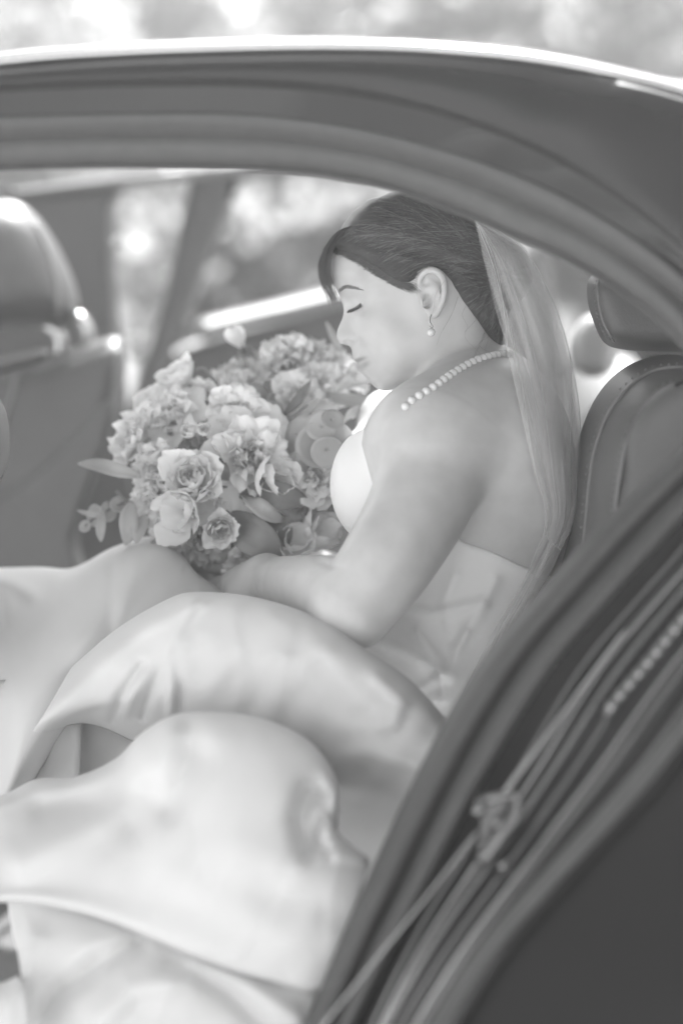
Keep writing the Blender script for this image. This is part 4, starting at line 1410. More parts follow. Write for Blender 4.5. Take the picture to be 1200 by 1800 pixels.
# near thigh
sheet([
    [(240, 1150, 2.50), (320, 1120, 2.49), (420, 1110, 2.46), (520, 1130, 2.42), (620, 1180, 2.40), (720, 1245, 2.38), (800, 1330, 2.36)],
    [(140, 1170, 2.44), (220, 1106, 2.42), (300, 1061, 2.40), (350, 1049, 2.385), (450, 1058, 2.355), (560, 1094, 2.31), (630, 1141, 2.285), (720, 1204, 2.265), (800, 1290, 2.26)],
    [(130, 1172, 2.415), (210, 1108, 2.385), (300, 1059, 2.35), (352, 1046, 2.335), (450, 1055, 2.305), (562, 1091, 2.265), (632, 1138, 2.245), (722, 1200, 2.23), (800, 1286, 2.225)],
    [(118, 1190, 2.39), (205, 1126, 2.355), (298, 1074, 2.32), (356, 1060, 2.30), (450, 1070, 2.275), (560, 1108, 2.235), (634, 1156, 2.218), (722, 1220, 2.20), (800, 1300, 2.20)],
    [(95, 1230, 2.375), (195, 1165, 2.335), (296, 1115, 2.30), (362, 1100, 2.28), (450, 1108, 2.255), (558, 1150, 2.215), (634, 1196, 2.20), (720, 1255, 2.185), (800, 1325, 2.185)],
    [(75, 1262, 2.37), (185, 1200, 2.33), (294, 1165, 2.295), (366, 1155, 2.27), (455, 1170, 2.245), (555, 1215, 2.21), (632, 1255, 2.19), (716, 1305, 2.175), (790, 1350, 2.17)],
    [(60, 1282, 2.375), (170, 1235, 2.34), (292, 1222, 2.305), (370, 1222, 2.28), (460, 1240, 2.255), (552, 1290, 2.225), (628, 1330, 2.205), (708, 1370, 2.185), (770, 1390, 2.17)],
    [(50, 1300, 2.39), (160, 1252, 2.37), (290, 1275, 2.35), (375, 1300, 2.33), (465, 1330, 2.31), (548, 1390, 2.28), (620, 1430, 2.25), (700, 1460, 2.22), (750, 1480, 2.20)],
    [(40, 1310, 2.41), (150, 1270, 2.41), (288, 1330, 2.40), (380, 1380, 2.38), (470, 1420, 2.36), (544, 1490, 2.34), (610, 1560, 2.30), (680, 1600, 2.28), (730, 1620, 2.26)],
], 130, 9, [([(345, 1052), (250, 1105), (160, 1175), (80, 1260)], .012, 15), ([(360, 1062), (340, 1110), (352, 1170)], -.006, 16), ([(272, 1165), (236, 1215), (222, 1252)], .008, 6, [0, 1, 1]), ([(300, 1150), (302, 1210), (300, 1256)], .009, 5, [0, 1, 1]),
            ([(286, 1165), (266, 1215), (252, 1258)], -.010, 6, [0, 1, 1]), ([(316, 1180), (318, 1250)], -.008, 6, [0, 1]), ([(250, 1170), (212, 1225), (200, 1262)], -.010, 7),
            ([(500, 1160), (482, 1230), (470, 1290)], .007, 14), ([(660, 1190), (705, 1235), (690, 1275), (640, 1275)], .005, 9), ([(560, 1170), (610, 1250), (650, 1270)], -.005, 14), ([(350, 1250), (390, 1275)], -.006, 20), ([(590, 1330), (660, 1325), (730, 1345)], .006, 12)])
# lining seen in the slot between the folds
sheet([
    [(-40, 1200, 2.47), (140, 1190, 2.46), (300, 1230, 2.44), (480, 1280, 2.42)],
    [(-40, 1320, 2.43), (60, 1310, 2.43), (138, 1300, 2.405), (146, 1300, 2.44), (300, 1330, 2.40), (480, 1380, 2.40)],
    [(-40, 1480, 2.40), (60, 1450, 2.40), (138, 1420, 2.38), (148, 1420, 2.41), (300, 1430, 2.36), (480, 1450, 2.35)],
], 90, 10)
# the great fold spilling towards the camera
sheet([
    [(-140, 1520, 2.33), (0, 1460, 2.33), (70, 1430, 2.34), (140, 1410, 2.34), (220, 1370, 2.33), (310, 1310, 2.31), (400, 1300, 2.29), (480, 1320, 2.27), (540, 1360, 2.25), (575, 1420, 2.22), (570, 1470, 2.20)],
    [(-140, 1440, 2.26), (0, 1406, 2.27), (62, 1378, 2.28), (134, 1371, 2.28), (202, 1341, 2.27), (252, 1295, 2.25), (312, 1264, 2.23), (402, 1261, 2.20), (482, 1278, 2.18), (545, 1315, 2.16), (586, 1372, 2.14), (590, 1432, 2.13)],
    [(-140, 1436, 2.22), (0, 1404, 2.23), (62, 1376, 2.24), (134, 1369, 2.24), (204, 1338, 2.22), (254, 1290, 2.195), (314, 1259, 2.17), (402, 1257, 2.14), (484, 1274, 2.12), (548, 1311, 2.10), (588, 1370, 2.09), (594, 1425, 2.09)],
    [(-140, 1446, 2.20), (0, 1416, 2.205), (64, 1390, 2.21), (136, 1380, 2.205), (208, 1350, 2.185), (258, 1305, 2.155), (316, 1276, 2.125), (402, 1274, 2.095), (482, 1292, 2.075), (544, 1330, 2.06), (582, 1385, 2.06), (592, 1440, 2.07)],
    [(-140, 1470, 2.19), (0, 1440, 2.19), (66, 1420, 2.19), (140, 1405, 2.18), (214, 1380, 2.155), (265, 1345, 2.12), (320, 1325, 2.085), (402, 1322, 2.05), (480, 1340, 2.03), (538, 1380, 2.025), (575, 1430, 2.04), (596, 1484, 2.06)],
    [(-140, 1510, 2.165), (0, 1480, 2.165), (70, 1462, 2.16), (146, 1450, 2.145), (222, 1432, 2.115), (275, 1410, 2.08), (330, 1395, 2.045), (405, 1395, 2.01), (480, 1412, 1.99), (536, 1440, 1.99), (585, 1475, 2.0), (644, 1508, 2.03)],
    [(-140, 1545, 2.13), (0, 1525, 2.13), (72, 1512, 2.12), (150, 1508, 2.10), (230, 1500, 2.07), (285, 1490, 2.035), (340, 1485, 2.005), (410, 1490, 1.975), (480, 1505, 1.96), (536, 1522, 1.955), (585, 1535, 1.96), (640, 1545, 1.98)],
    [(-140, 1570, 2.11), (0, 1560, 2.11), (74, 1556, 2.10), (154, 1562, 2.075), (236, 1572, 2.045), (292, 1580, 2.01), (350, 1590, 1.98), (415, 1602, 1.955), (482, 1615, 1.94), (536, 1622, 1.935), (578, 1622, 1.94), (615, 1622, 1.95)],
    [(-140, 1582, 2.10), (0, 1576, 2.10), (74, 1578, 2.085), (154, 1594, 2.06), (236, 1620, 2.025), (292, 1642, 1.99), (350, 1664, 1.965), (415, 1684, 1.945), (482, 1702, 1.935), (532, 1714, 1.93), (564, 1718, 1.935), (592, 1705, 1.945)],
    [(-140, 1590, 2.115), (0, 1584, 2.115), (74, 1588, 2.10), (154, 1606, 2.075), (236, 1634, 2.04), (292, 1658, 2.005), (350, 1682, 1.98), (415, 1704, 1.96), (482, 1722, 1.945), (530, 1736, 1.94), (556, 1738, 1.945), (578, 1728, 1.955)],
    [(-140, 1590, 2.15), (0, 1584, 2.15), (74, 1590, 2.14), (154, 1608, 2.115), (236, 1636, 2.08), (292, 1660, 2.05), (350, 1684, 2.03), (415, 1706, 2.01), (482, 1724, 1.99), (530, 1738, 1.97), (552, 1740, 1.97), (566, 1732, 1.98)],
], 150, 9, [([(300, 1290), (262, 1360), (170, 1440), (40, 1510)], .014, 24), ([(345, 1330), (310, 1400), (240, 1450)], -.010, 22), ([(545, 1395), (530, 1440), (545, 1490)], -.030, 15), ([(590, 1400), (582, 1440), (560, 1480)], .012, 10),
            ([(560, 1440), (556, 1480), (575, 1500)], -.014, 8), ([(80, 1420), (180, 1410), (250, 1390)], -.014, 22), ([(430, 1500), (540, 1560), (590, 1640)], .008, 40), ([(560, 1500), (610, 1504), (640, 1512)], .010, 8), ([(330, 1280), (335, 1340), (300, 1420)], -.009, 16), ([(470, 1560), (560, 1590), (600, 1620)], -.006, 22), ([(300, 1540), (420, 1600), (520, 1660)], .005, 24)], 0.62)
# lower tier under the crease
sheet([
    [(10, 1560, 2.16), (80, 1570, 2.15), (160, 1590, 2.12), (300, 1640, 2.06), (420, 1690, 2.02), (540, 1720, 1.99), (580, 1710, 2.0)],
    [(24, 1640, 2.13), (80, 1620, 2.10), (160, 1628, 2.06), (300, 1672, 2.01), (420, 1716, 1.98), (520, 1742, 1.965), (560, 1740, 1.975)],
    [(34, 1680, 2.10), (90, 1660, 2.06), (170, 1668, 2.02), (300, 1705, 1.98), (410, 1745, 1.96), (500, 1772, 1.95), (548, 1770, 1.96)],
    [(40, 1730, 2.08), (95, 1720, 2.04), (175, 1720, 2.0), (300, 1748, 1.96), (400, 1785, 1.945), (490, 1810, 1.94), (538, 1800, 1.95)],
    [(38, 1800, 2.06), (95, 1790, 2.02), (175, 1790, 1.98), (300, 1815, 1.95), (400, 1840, 1.94), (480, 1860, 1.935), (530, 1850, 1.945)],
    [(30, 1920, 2.05), (95, 1920, 2.01), (175, 1920, 1.97), (300, 1940, 1.945), (400, 1950, 1.935), (480, 1960, 1.93), (520, 1960, 1.94)],
], 120, 10, [([(60, 1800), (110, 1740), (180, 1690), (240, 1660)], -.020, 16), ([(60, 1650), (45, 1700), (60, 1790)], .012, 16), ([(180, 1790), (230, 1740), (330, 1720)], .012, 18), ([(300, 1690), (400, 1740), (470, 1810)], -.010, 14), ([(340, 1690), (440, 1735), (520, 1790)], .008, 12)], 0.62)
# the train pooled at the far left, below the slot
sheet([
    [(-160, 1640, 2.16), (-40, 1612, 2.15), (0, 1618, 2.14), (14, 1650, 2.14)],
    [(-160, 1720, 2.12), (-40, 1726, 2.12), (0, 1730, 2.12), (34, 1716, 2.12)],
    [(-160, 1800, 2.06), (-40, 1790, 2.06), (0, 1770, 2.06), (44, 1748, 2.06)],
    [(-160, 1950, 2.04), (-40, 1930, 2.04), (10, 1900, 2.04), (60, 1900, 2.04)],
][1:], 40, 8)
mb = MB()
for v, f in sheets:
    mb.add(v, f.tolist())
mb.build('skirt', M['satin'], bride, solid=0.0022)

# veil ------------------------------------------------------------------------------
def veil_depth(px, py, base, up=0.0):
    a = hit_depth(SKIN, px, py)
    b = hit_depth(HAIR, px, py)
    c = hit_depth(BOD, px, py)
    m = min([z for z in (a, b, c) if z is not None] + [9])
    return min(base, m - 0.004 - up)


LEFT = [(833, 384), (843, 430), (855, 482), (868, 535), (884, 592), (900, 655), (915, 720), (928, 780), (942, 840), (958, 895), (955, 940)]
RIGHT = [(836, 381), (880, 408), (922, 440), (958, 500), (982, 556), (1000, 620), (1014, 690), (1020, 760), (1019, 840), (1012, 910), (985, 968)]
TAILL = [(955, 940), (915, 1030), (872, 1100), (832, 1180), (800, 1240), (770, 1300)]
TAILR = [(985, 968), (965, 1010), (935, 1060), (905, 1130), (872, 1210), (850, 1300)]


def veil_sheet(mb, seed, L, Rr, nv, nu, folds, spread_, base0, base1, u0=0.0, u1=1.0, gat=(.06, .20), hem=None):
    r = np.random.default_rng(seed)
    Lc, Rc = catmull(L, nv), catmull(Rr, nv)
    u = np.linspace(0, 1, nu)
    ph = r.uniform(0, 6.28, 6)
    am = r.uniform(0.5, 1.0, 6)
    rows, deps = [], []
    for i in range(nv):
        t = i / (nv - 1)
        du = np.zeros(nu)
        dz = np.zeros(nu)
        for k in range(6):
            fr = folds * (0.45 + 0.33 * k)
            arg = 2 * np.pi * fr * (u + 0.05 * np.sin(3.0 * t + ph[k])) + ph[k] + 1.1 * t * (k - 2)
            du += am[k] * np.sin(arg) / fr * 0.36
            dz += am[k] * np.cos(arg) / fr
        w = u0 + (u1 - u0) * np.clip(u + du * spread_ * (1 - .3 * t), 0.0, 1)
        x = Lc[i, 0] + (Rc[i, 0] - Lc[i, 0]) * w
        y = Lc[i, 1] + (Rc[i, 1] - Lc[i, 1]) * w
        width = abs(Rc[i, 0] - Lc[i, 0]) * KPX * 2.4
        base = base0 + (base1 - base0) * w + dz * 0.22 * min(width, .06)
        rows.append(np.stack([x, y], 1))
        up = (dz - dz.min()) / (np.ptp(dz) + 1e-9)
        deps.append([veil_depth(a, b, c, .014 * g) for a, b, c, g in zip(x, y, base, up)])
    R_ = np.array(rows)
    D_ = np.array(deps)
    E_ = D_.copy()
    for _ in range(7):                                     # ease the cloth over shoulder and back instead of stepping
        E_[1:] = np.minimum(E_[1:], E_[:-1] + .004)
        E_[:-1] = np.minimum(E_[:-1], E_[1:] + .004)
        E_[:, 1:] = np.minimum(E_[:, 1:], E_[:, :-1] + .003)
        E_[:, :-1] = np.minimum(E_[:, :-1], E_[:, 1:] + .003)
    for _ in range(6):
        E_[1:-1] = (E_[:-2] + 2 * E_[1:-1] + E_[2:]) / 4
    D_ = np.minimum(D_, E_)
    A = np.concatenate([R_, D_[..., None]], 2)
    mb.add(px_world(A).reshape(-1, 3), grid_faces(nv, nu).tolist())
    lo_, hi_ = gat
    GATHER.append(np.repeat(lo_ + (hi_ - lo_) * np.clip(np.linspace(-.1, 1.5, nv), 0, 1), nu))
    if hem is not None:
        for col in (0, nu - 1):
            tube(hem, px_world(A[:, col]), 0.0004, 5, False)
    return A


GATHER = []
mb, hem = MB(), MB()
veil_sheet(mb, 3, LEFT, RIGHT, 46, 130, 2.2, 1.5, 2.40, 2.50, hem=hem)
veil_sheet(mb, 8, LEFT, RIGHT, 46, 130, 3.1, 1.5, 2.43, 2.53)
veil_sheet(mb, 12, LEFT, RIGHT, 46, 60, 2, 0.9, 2.41, 2.48, 0.0, 0.42, gat=(.10, .20), hem=hem)
veil_sheet(mb, 15, LEFT, RIGHT, 46, 60, 2, 1.0, 2.44, 2.52, 0.35, 1.0, gat=(.04, .20), hem=hem)
veil_sheet(mb, 21, TAILL, TAILR, 30, 70, 4, 1.0, 2.36, 2.42, gat=(.28, .18), hem=hem)
veil_sheet(mb, 22, TAILL, TAILR, 30, 70, 5, 1.0, 2.37, 2.43, 0.1, 1.0, (.26, .16))
for k in range(9):                                         # folds doubled over on themselves
    r = np.random.default_rng(60 + k)
    u = r.uniform(.03, .95)
    w = r.uniform(.03, .11)
    veil_sheet(mb, 80 + k, LEFT, RIGHT, 46, 8, 1, .2, 2.385 + .09 * u, 2.39 + .09 * u, max(0, u - w), min(1, u + w), gat=(.08, .26))
vl = mb.build('veil', M['tulle'], bride)
gat_ = vl.data.attributes.new('gather', 'FLOAT', 'POINT')
gat_.data.foreach_set('value', np.concatenate(GATHER).astype(np.float32))
hem.build('hem', M['tulle_hem'], vl)

# jewellery ---------------------------------------------------------------------------
nk = empty('pearl_necklace', P(800, 655, 2.43), 'single string of white pearls round the neck of the bride', 'necklace')
NP = catmull([(712, 714), (719, 706.5), (738, 694), (763, 679), (788, 661), (813, 645), (840, 632), (868, 624.5), (897, 622)], 400)
pos = []
for x, y in NP:
    d = on_skin(x, y)
    if d is None:
        d = pos[-1][2] if pos else D0 - .01
    pos.append(cf(x, y, d - 0.003))
pos = np.array(pos)
for _ in range(200):
    pos[1:-1] = (pos[:-2] + 2 * pos[1:-1] + pos[2:]) / 4
s = np.r_[0, np.cumsum(np.linalg.norm(np.diff(pos, axis=0), axis=1))]
npearl = int(s[-1] / 0.0087)
pm0 = None
cord = MB()
tube(cord, to_world(pos[::8]), 0.0006, 5)
cord.build('cord', M['ribbon'], nk)
for k in range(npearl + 1):
    q = np.array([np.interp(k * 0.0087, s, pos[:, c]) for c in range(3)])
    if pm0 is None:
        mb = MB()
        ball(mb, (0, 0, 0), 0.0042, 16, 10)
        pm0 = mb.build('pearl', M['pearl'])
        pearl = pm0
    else:
        pearl = pm0.copy()
        COL.objects.link(pearl)
    pearl.location = Vector(to_world(q))
    adopt(pearl, nk)

er = empty('earring', P(757, 570, 2.42), 'small drop earring with one pearl hanging from a jewelled hoop', 'earring')
de = DE - 0.019
mb = MB()
hp = [(757, 553, de), (754.5, 559, de - .002), (754.6, 566, de - .002), (757, 571, de - .001)]
tube(mb, px_world(catmull(hp, 14)), .0012, 8)
hoop = mb.build('hoop', M['chrome'], er)
mb = MB()
for x, y, d in catmull(hp, 9):
    ball(mb, P(x - .8, y, d - .0012), .0009, 8, 5)
mb.build('stones', M['pearl'], hoop)
mb = MB()
th = np.linspace(0, 2 * np.pi, 19)[:-1]
tube(mb, np.array([P(757.8 + 2.6 * math.cos(a), 573.6 + 2.6 * math.sin(a), de - .0015) for a in np.r_[th, th[:1]]]), .0005, 6)
mb.build('link', M['chrome'], er)
mb = MB()
ball(mb, P(757.5, 584, de - .0015), .0041, 18, 12)
mb.build('pearl', M['pearl'], er)
rg = empty('finger_ring', P(389, 1017, 2.56), 'small ring with a square stone on the hand holding the bouquet', 'ring')
mb = MB()
a0, a1 = FING[0][0][0], FING[0][1][0]
cc = a0 * .25 + a1 * .75
ax = (a1 - a0) / np.linalg.norm(a1 - a0)
u_ = np.cross(ax, (0, 0, 1.0))
u_ /= np.linalg.norm(u_)
w_ = np.cross(ax, u_)
tube(mb, to_world(np.array([cc + .0103 * (u_ * math.cos(a) + w_ * math.sin(a)) for a in np.linspace(0, 2 * np.pi, 25)])), .0011, 6)
mb.build('band', M['chrome'], rg)
up_ = u_ if u_[1] > 0 else -u_
mb = MB()
box(mb, to_world(cc + up_ * .0135), (.005, .005, .004))
mb.build('stone', M['pearl'], rg, smooth=False)
# ------------------------------------------------------------------ the bouquet
BC = cf(430, 830, 2.70)
bouquet = empty('bouquet', to_world(cf(410, 980, 2.62)), 'round bouquet of white ruffled flowers and grey green leaves on her lap', 'bouquet')
fr = np.random.default_rng(11)


def petal_grid(L, w, a0, a1, br, ruffle, cup, notch=0.0, nu=9, nv=8, taper=0.5):
    """one petal in flower space: axis +Z, petal leans out along +X"""
    v = np.linspace(0, 1, nv)
    ang = np.radians(a0 + (a1 - a0) * v ** 1.2)
    dx, dz = np.sin(ang), np.cos(ang)
    x = br + np.r_[0, np.cumsum((dx[1:] + dx[:-1]) / 2)] / (nv - 1) * L
    z = np.r_[0, np.cumsum((dz[1:] + dz[:-1]) / 2)] / (nv - 1) * L
    u = np.linspace(-1, 1, nu)
    half = w * 0.5 * (np.clip(0.28 + 1.1 * v, 0, 1) ** 0.8) * np.sqrt(np.clip(1.12 - (v - 0.55).clip(0) ** 2 * 3.9, 0.05, 1))
    U, V = np.meshgrid(u, v)
    H = half[:, None]
    ph = fr.uniform(0, 6.28, 3)
    k = fr.uniform(3, 5)
    wave = 1.35 * ruffle * (np.sin(k * U + ph[0]) + 0.6 * np.sin(2.3 * k * U + ph[1])) * V ** 2
    side = U * H * np.cos(0.9 * cup * U)
    lift = cup * U * U * H * 0.9
    round_ = -(U ** 2) * 0.11 * L * V ** 2 - notch * np.exp(-(U / .25) ** 2) * V ** 6
    X = x[:, None] + (round_ * dx[:, None]) + (lift + wave) * (-dz[:, None])
    Z = z[:, None] + (round_ * dz[:, None]) + (lift + wave) * dx[:, None]
    return np.stack([X, side, Z], -1).reshape(-1, 3), grid_faces(nv, nu)


KINDS = {
    # rings from the outside in: number, length, width, base lean, tip lean, base radius, ruffle, cup
    'lisianthus': [(7, 1.05, .95, 45, 88, .06, .07, .2), (7, .92, .8, 32, 66, .05, .09, .25), (6, .75, .66, 18, 45, .04, .10, .3), (6, .6, .5, 8, 25, .03, .10, .3), (5, .5, .36, 0, 12, .02, .08, .4)],
    'carnation': [(10, 1.0, .62, 52, 96, .06, .10, .1), (10, .94, .6, 38, 74, .05, .12, .1), (10, .86, .55, 24, 52, .04, .13, .1), (9, .8, .5, 12, 32, .03, .13, .1), (7, .74, .45, 2, 14, .02, .12, .1)],
    'ranunculus': [(6, 1.1, 1.15, 62, 22, .05, .035, .5), (6, 1.0, .95, 56, 8, .05, .03, .5), (6, .86, .82, 46, -10, .04, .03, .55), (6, .72, .66, 36, -24, .03, .025, .6), (5, .58, .5, 26, -30, .02, .02, .6), (4, .46, .36, 16, -28, .01, .02, .6)],
    'tulip': [(3, 1.25, 1.15, 48, -2, .05, .03, .45), (3, 1.15, 1.0, 34, -8, .04, .03, .45)],
    'peony': [(6, 1.2, 1.05, 62, 96, .06, .06, .15), (7, 1.0, .85, 44, 62, .06, .09, .3), (8, .85, .6, 28, 42, .05, .11, .3), (8, .72, .48, 14, 26, .04, .11, .3), (7, .6, .36, 2, 14, .03, .10, .3)],
    'bud': [(5, .95, .9, 52, -22, .04, .02, .6), (4, .9, .7, 40, -26, .03, .02, .6)],
}


def frame(axis, spin):
    z = np.asarray(axis, float)
    z /= np.linalg.norm(z)
    t = np.array([0, 1.0, 0]) if abs(z[1]) < .9 else np.array([1.0, 0, 0])
    x = np.cross(t, z)
    x /= np.linalg.norm(x)
    y = np.cross(z, x)
    c, s = math.cos(spin), math.sin(spin)
    return np.stack([x * c + y * s, y * c - x * s, z], 1)


def flower(kind, px, py, rpx, d, axis=None, m='petal', inner=None, ns=1):
    c = cf(px, py, d)
    R = 1.38 * rpx * KPX * d
    if axis is None:
        axis = c - BC
        axis = axis / np.linalg.norm(axis) + np.array([0, 0.15, -0.75])
    B = frame(axis, fr.uniform(0, 6.28))
    sc = R * {'tulip': 1.2, 'bud': 1.15, 'ranunculus': 1.0}.get(kind, 0.95)
    base = c - B[:, 2] * sc * 0.45
    mb = MB()
    rings = KINDS[kind]
    outer = []
    for ri, (n, L, w, a0, a1, br, rf, cup) in enumerate(rings):
        off = fr.uniform(0, 6.28)
        for k in range(n):
            j = 1 + fr.normal() * .07
            v, f = petal_grid(L * j, w * (1 + fr.normal() * .06), a0 + fr.normal() * 6, a1 + fr.normal() * 9, br, rf, cup, .05 if kind != 'tulip' else 0)
            a = off + 2 * math.pi * k / n + fr.normal() * .10
            ca, sa = math.cos(a), math.sin(a)
            Rz = np.array([[ca, -sa, 0], [sa, ca, 0], [0, 0, 1]])
            v = to_world((v @ Rz.T * sc) @ B.T + base)
            if ri == 0:
                outer.append((v, f))
            else:
                mb.add(v, f.tolist())
    th = np.linspace(0, np.pi * .5, 5)
    core = MB()
    # calyx under the petals
    q = np.array([base - B[:, 2] * sc * .28, base - B[:, 2] * sc * .1, base + B[:, 2] * sc * .02])
    tube(core, to_world(q), np.array([.05, .15, .20]) * sc, 8)
    fl = mb.build(kind if kind != 'bud' else 'flower_bud', M[inner or m], bouquet)
    for v, f in outer:
        obj('petal', v, f, M[m], fl)
    core.build('calyx', M['stem'], fl)
    # stem towards the handle
    return base - B[:, 2] * sc * .2


bases = []
for a in [
    ('bud', 415, 592, 30, 2.70, (-.5, .9, -.2), 'petal'), ('ranunculus', 316, 662, 37, 2.66, (-.55, .85, -.35), 'petal'), ('carnation', 522, 628, 62, 2.68, (.05, .95, -.45), 'petal_shaded', 'petal_shaded'),
    ('carnation', 428, 652, 44, 2.74, (-.1, 1, -.2), 'petal_shaded', 'petal_shaded'), ('carnation', 425, 668, 34, 2.66, (-.1, .9, -.4), 'petal'), ('lisianthus', 230, 768, 54, 2.62, (-.9, .35, -.5), 'petal'),
    ('lisianthus', 414, 718, 45, 2.58, (-.05, .35, -1), 'petal'), ('bud', 358, 756, 21, 2.545, (.1, .3, -1), 'petal'), ('bud', 333, 758, 23, 2.56, (-.3, .2, -1), 'petal'),
    ('peony', 300, 725, 46, 2.62, (-.4, .6, -.7), 'petal'), ('lisianthus', 350, 690, 34, 2.66, (-.2, .8, -.6), 'petal'), ('peony', 440, 800, 66, 2.55, (.1, .2, -1), 'petal'), ('ranunculus', 336, 838, 52, 2.53, (-.1, .35, -1), 'petal', 'petal'),
    ('tulip', 318, 902, 46, 2.53, (-.25, -.15, -1), 'petal'), ('tulip', 355, 880, 38, 2.54, (.3, -.4, -1), 'petal'), ('carnation', 268, 828, 46, 2.58, (-.6, .1, -.8), 'petal'), ('ranunculus', 388, 930, 30, 2.52, (.15, -.35, -1), 'petal', 'petal_core'),
    ('tulip', 478, 838, 40, 2.54, (.6, -.2, -.9), 'petal'), ('lisianthus', 556, 838, 48, 2.555, (.3, .3, -1), 'petal'), ('tulip', 520, 955, 36, 2.545, (.2, .3, -.9), 'petal'), ('tulip', 560, 940, 38, 2.56, (.6, .6, -.6), 'petal'),
    ('lisianthus', 520, 690, 38, 2.62, (.2, .4, -.9), 'petal'), ('peony', 262, 880, 38, 2.58, (-.7, -.3, -.7), 'petal'), ('carnation', 346, 958, 40, 2.56, (-.1, -.6, -.8), 'petal_shaded', 'petal_shaded'), ('peony', 455, 755, 30, 2.60, (0, .3, -1), 'petal'),
    ('lisianthus', 605, 655, 40, 2.70, (.5, .6, -.5), 'petal_shaded', 'petal'), ('carnation', 480, 640, 32, 2.66, (-.4, .7, -.6), 'petal'), ('peony', 300, 960, 30, 2.60, (-.4, -.7, -.6), 'petal'), ('lisianthus', 430, 985, 30, 2.57, (.2, -.5, -.8), 'petal'),
    ('peony', 545, 892, 44, 2.575, (.3, .2, -1), 'petal'), ('ranunculus', 265, 700, 26, 2.68, (-.6, .7, -.4), 'petal'), ('peony', 560, 676, 40, 2.64, (.4, .5, -.9), 'petal'), ('lisianthus', 592, 632, 32, 2.68, (.5, .8, -.6), 'petal'), ('carnation', 500, 612, 40, 2.66, (-.2, .9, -.5), 'petal'),
]:
    bases.append(flower(*a))


def leaf(pts, w, m='leaf', roll=0.0, name='leaf', parent=None, n=12):
    """blade along a midrib of (px, py, d); w: half width in pixels"""
    c = catmull(pts, n)
    C3 = np.array([cf(*q) for q in c])
    t = np.gradient(C3, axis=0)
    t /= np.linalg.norm(t, axis=1)[:, None]
    s = np.cross(t, np.array([math.sin(roll), 0.0, -math.cos(roll)]))
    s /= np.linalg.norm(s, axis=1)[:, None]
    nrm = np.cross(s, t)
    v = np.linspace(0, 1, n)
    hw = w * KPX * c[:, 2] * np.sin(np.pi * np.clip(v * .96 + .02, 0, 1)) ** .75
    u = np.linspace(-1, 1, 5)
    g = C3[:, None] + s[:, None] * (u[None, :, None] * hw[:, None, None]) + nrm[:, None] * ((np.abs(u)[None, :, None] ** 1.5) * hw[:, None, None] * .35)
    return obj(name, to_world(g).reshape(-1, 3), grid_faces(n, 5), M[m], parent or bouquet, solid=0.0005)


def disc_leaf(px, py, rpx, d, axis, m='gum_leaf'):
    B = frame(np.array(axis, float), fr.uniform(0, 6.28))
    R = rpx * KPX * d
    th = np.linspace(0, 2 * np.pi, 20, endpoint=False)
    rr = np.linspace(0.02, 1, 5)
    g = np.stack([np.outer(rr, np.cos(th)) * 1.0, np.outer(rr, np.sin(th)) * 1.06, np.outer(rr ** 2, .18 + .1 * np.sin(2 * th + fr.uniform(0, 6)))], -1)
    return obj('round_leaf', to_world(g.reshape(-1, 3) * R @ B.T + cf(px, py, d)), grid_faces(5, 20, close_c=True), M[m], bouquet, solid=0.0005)


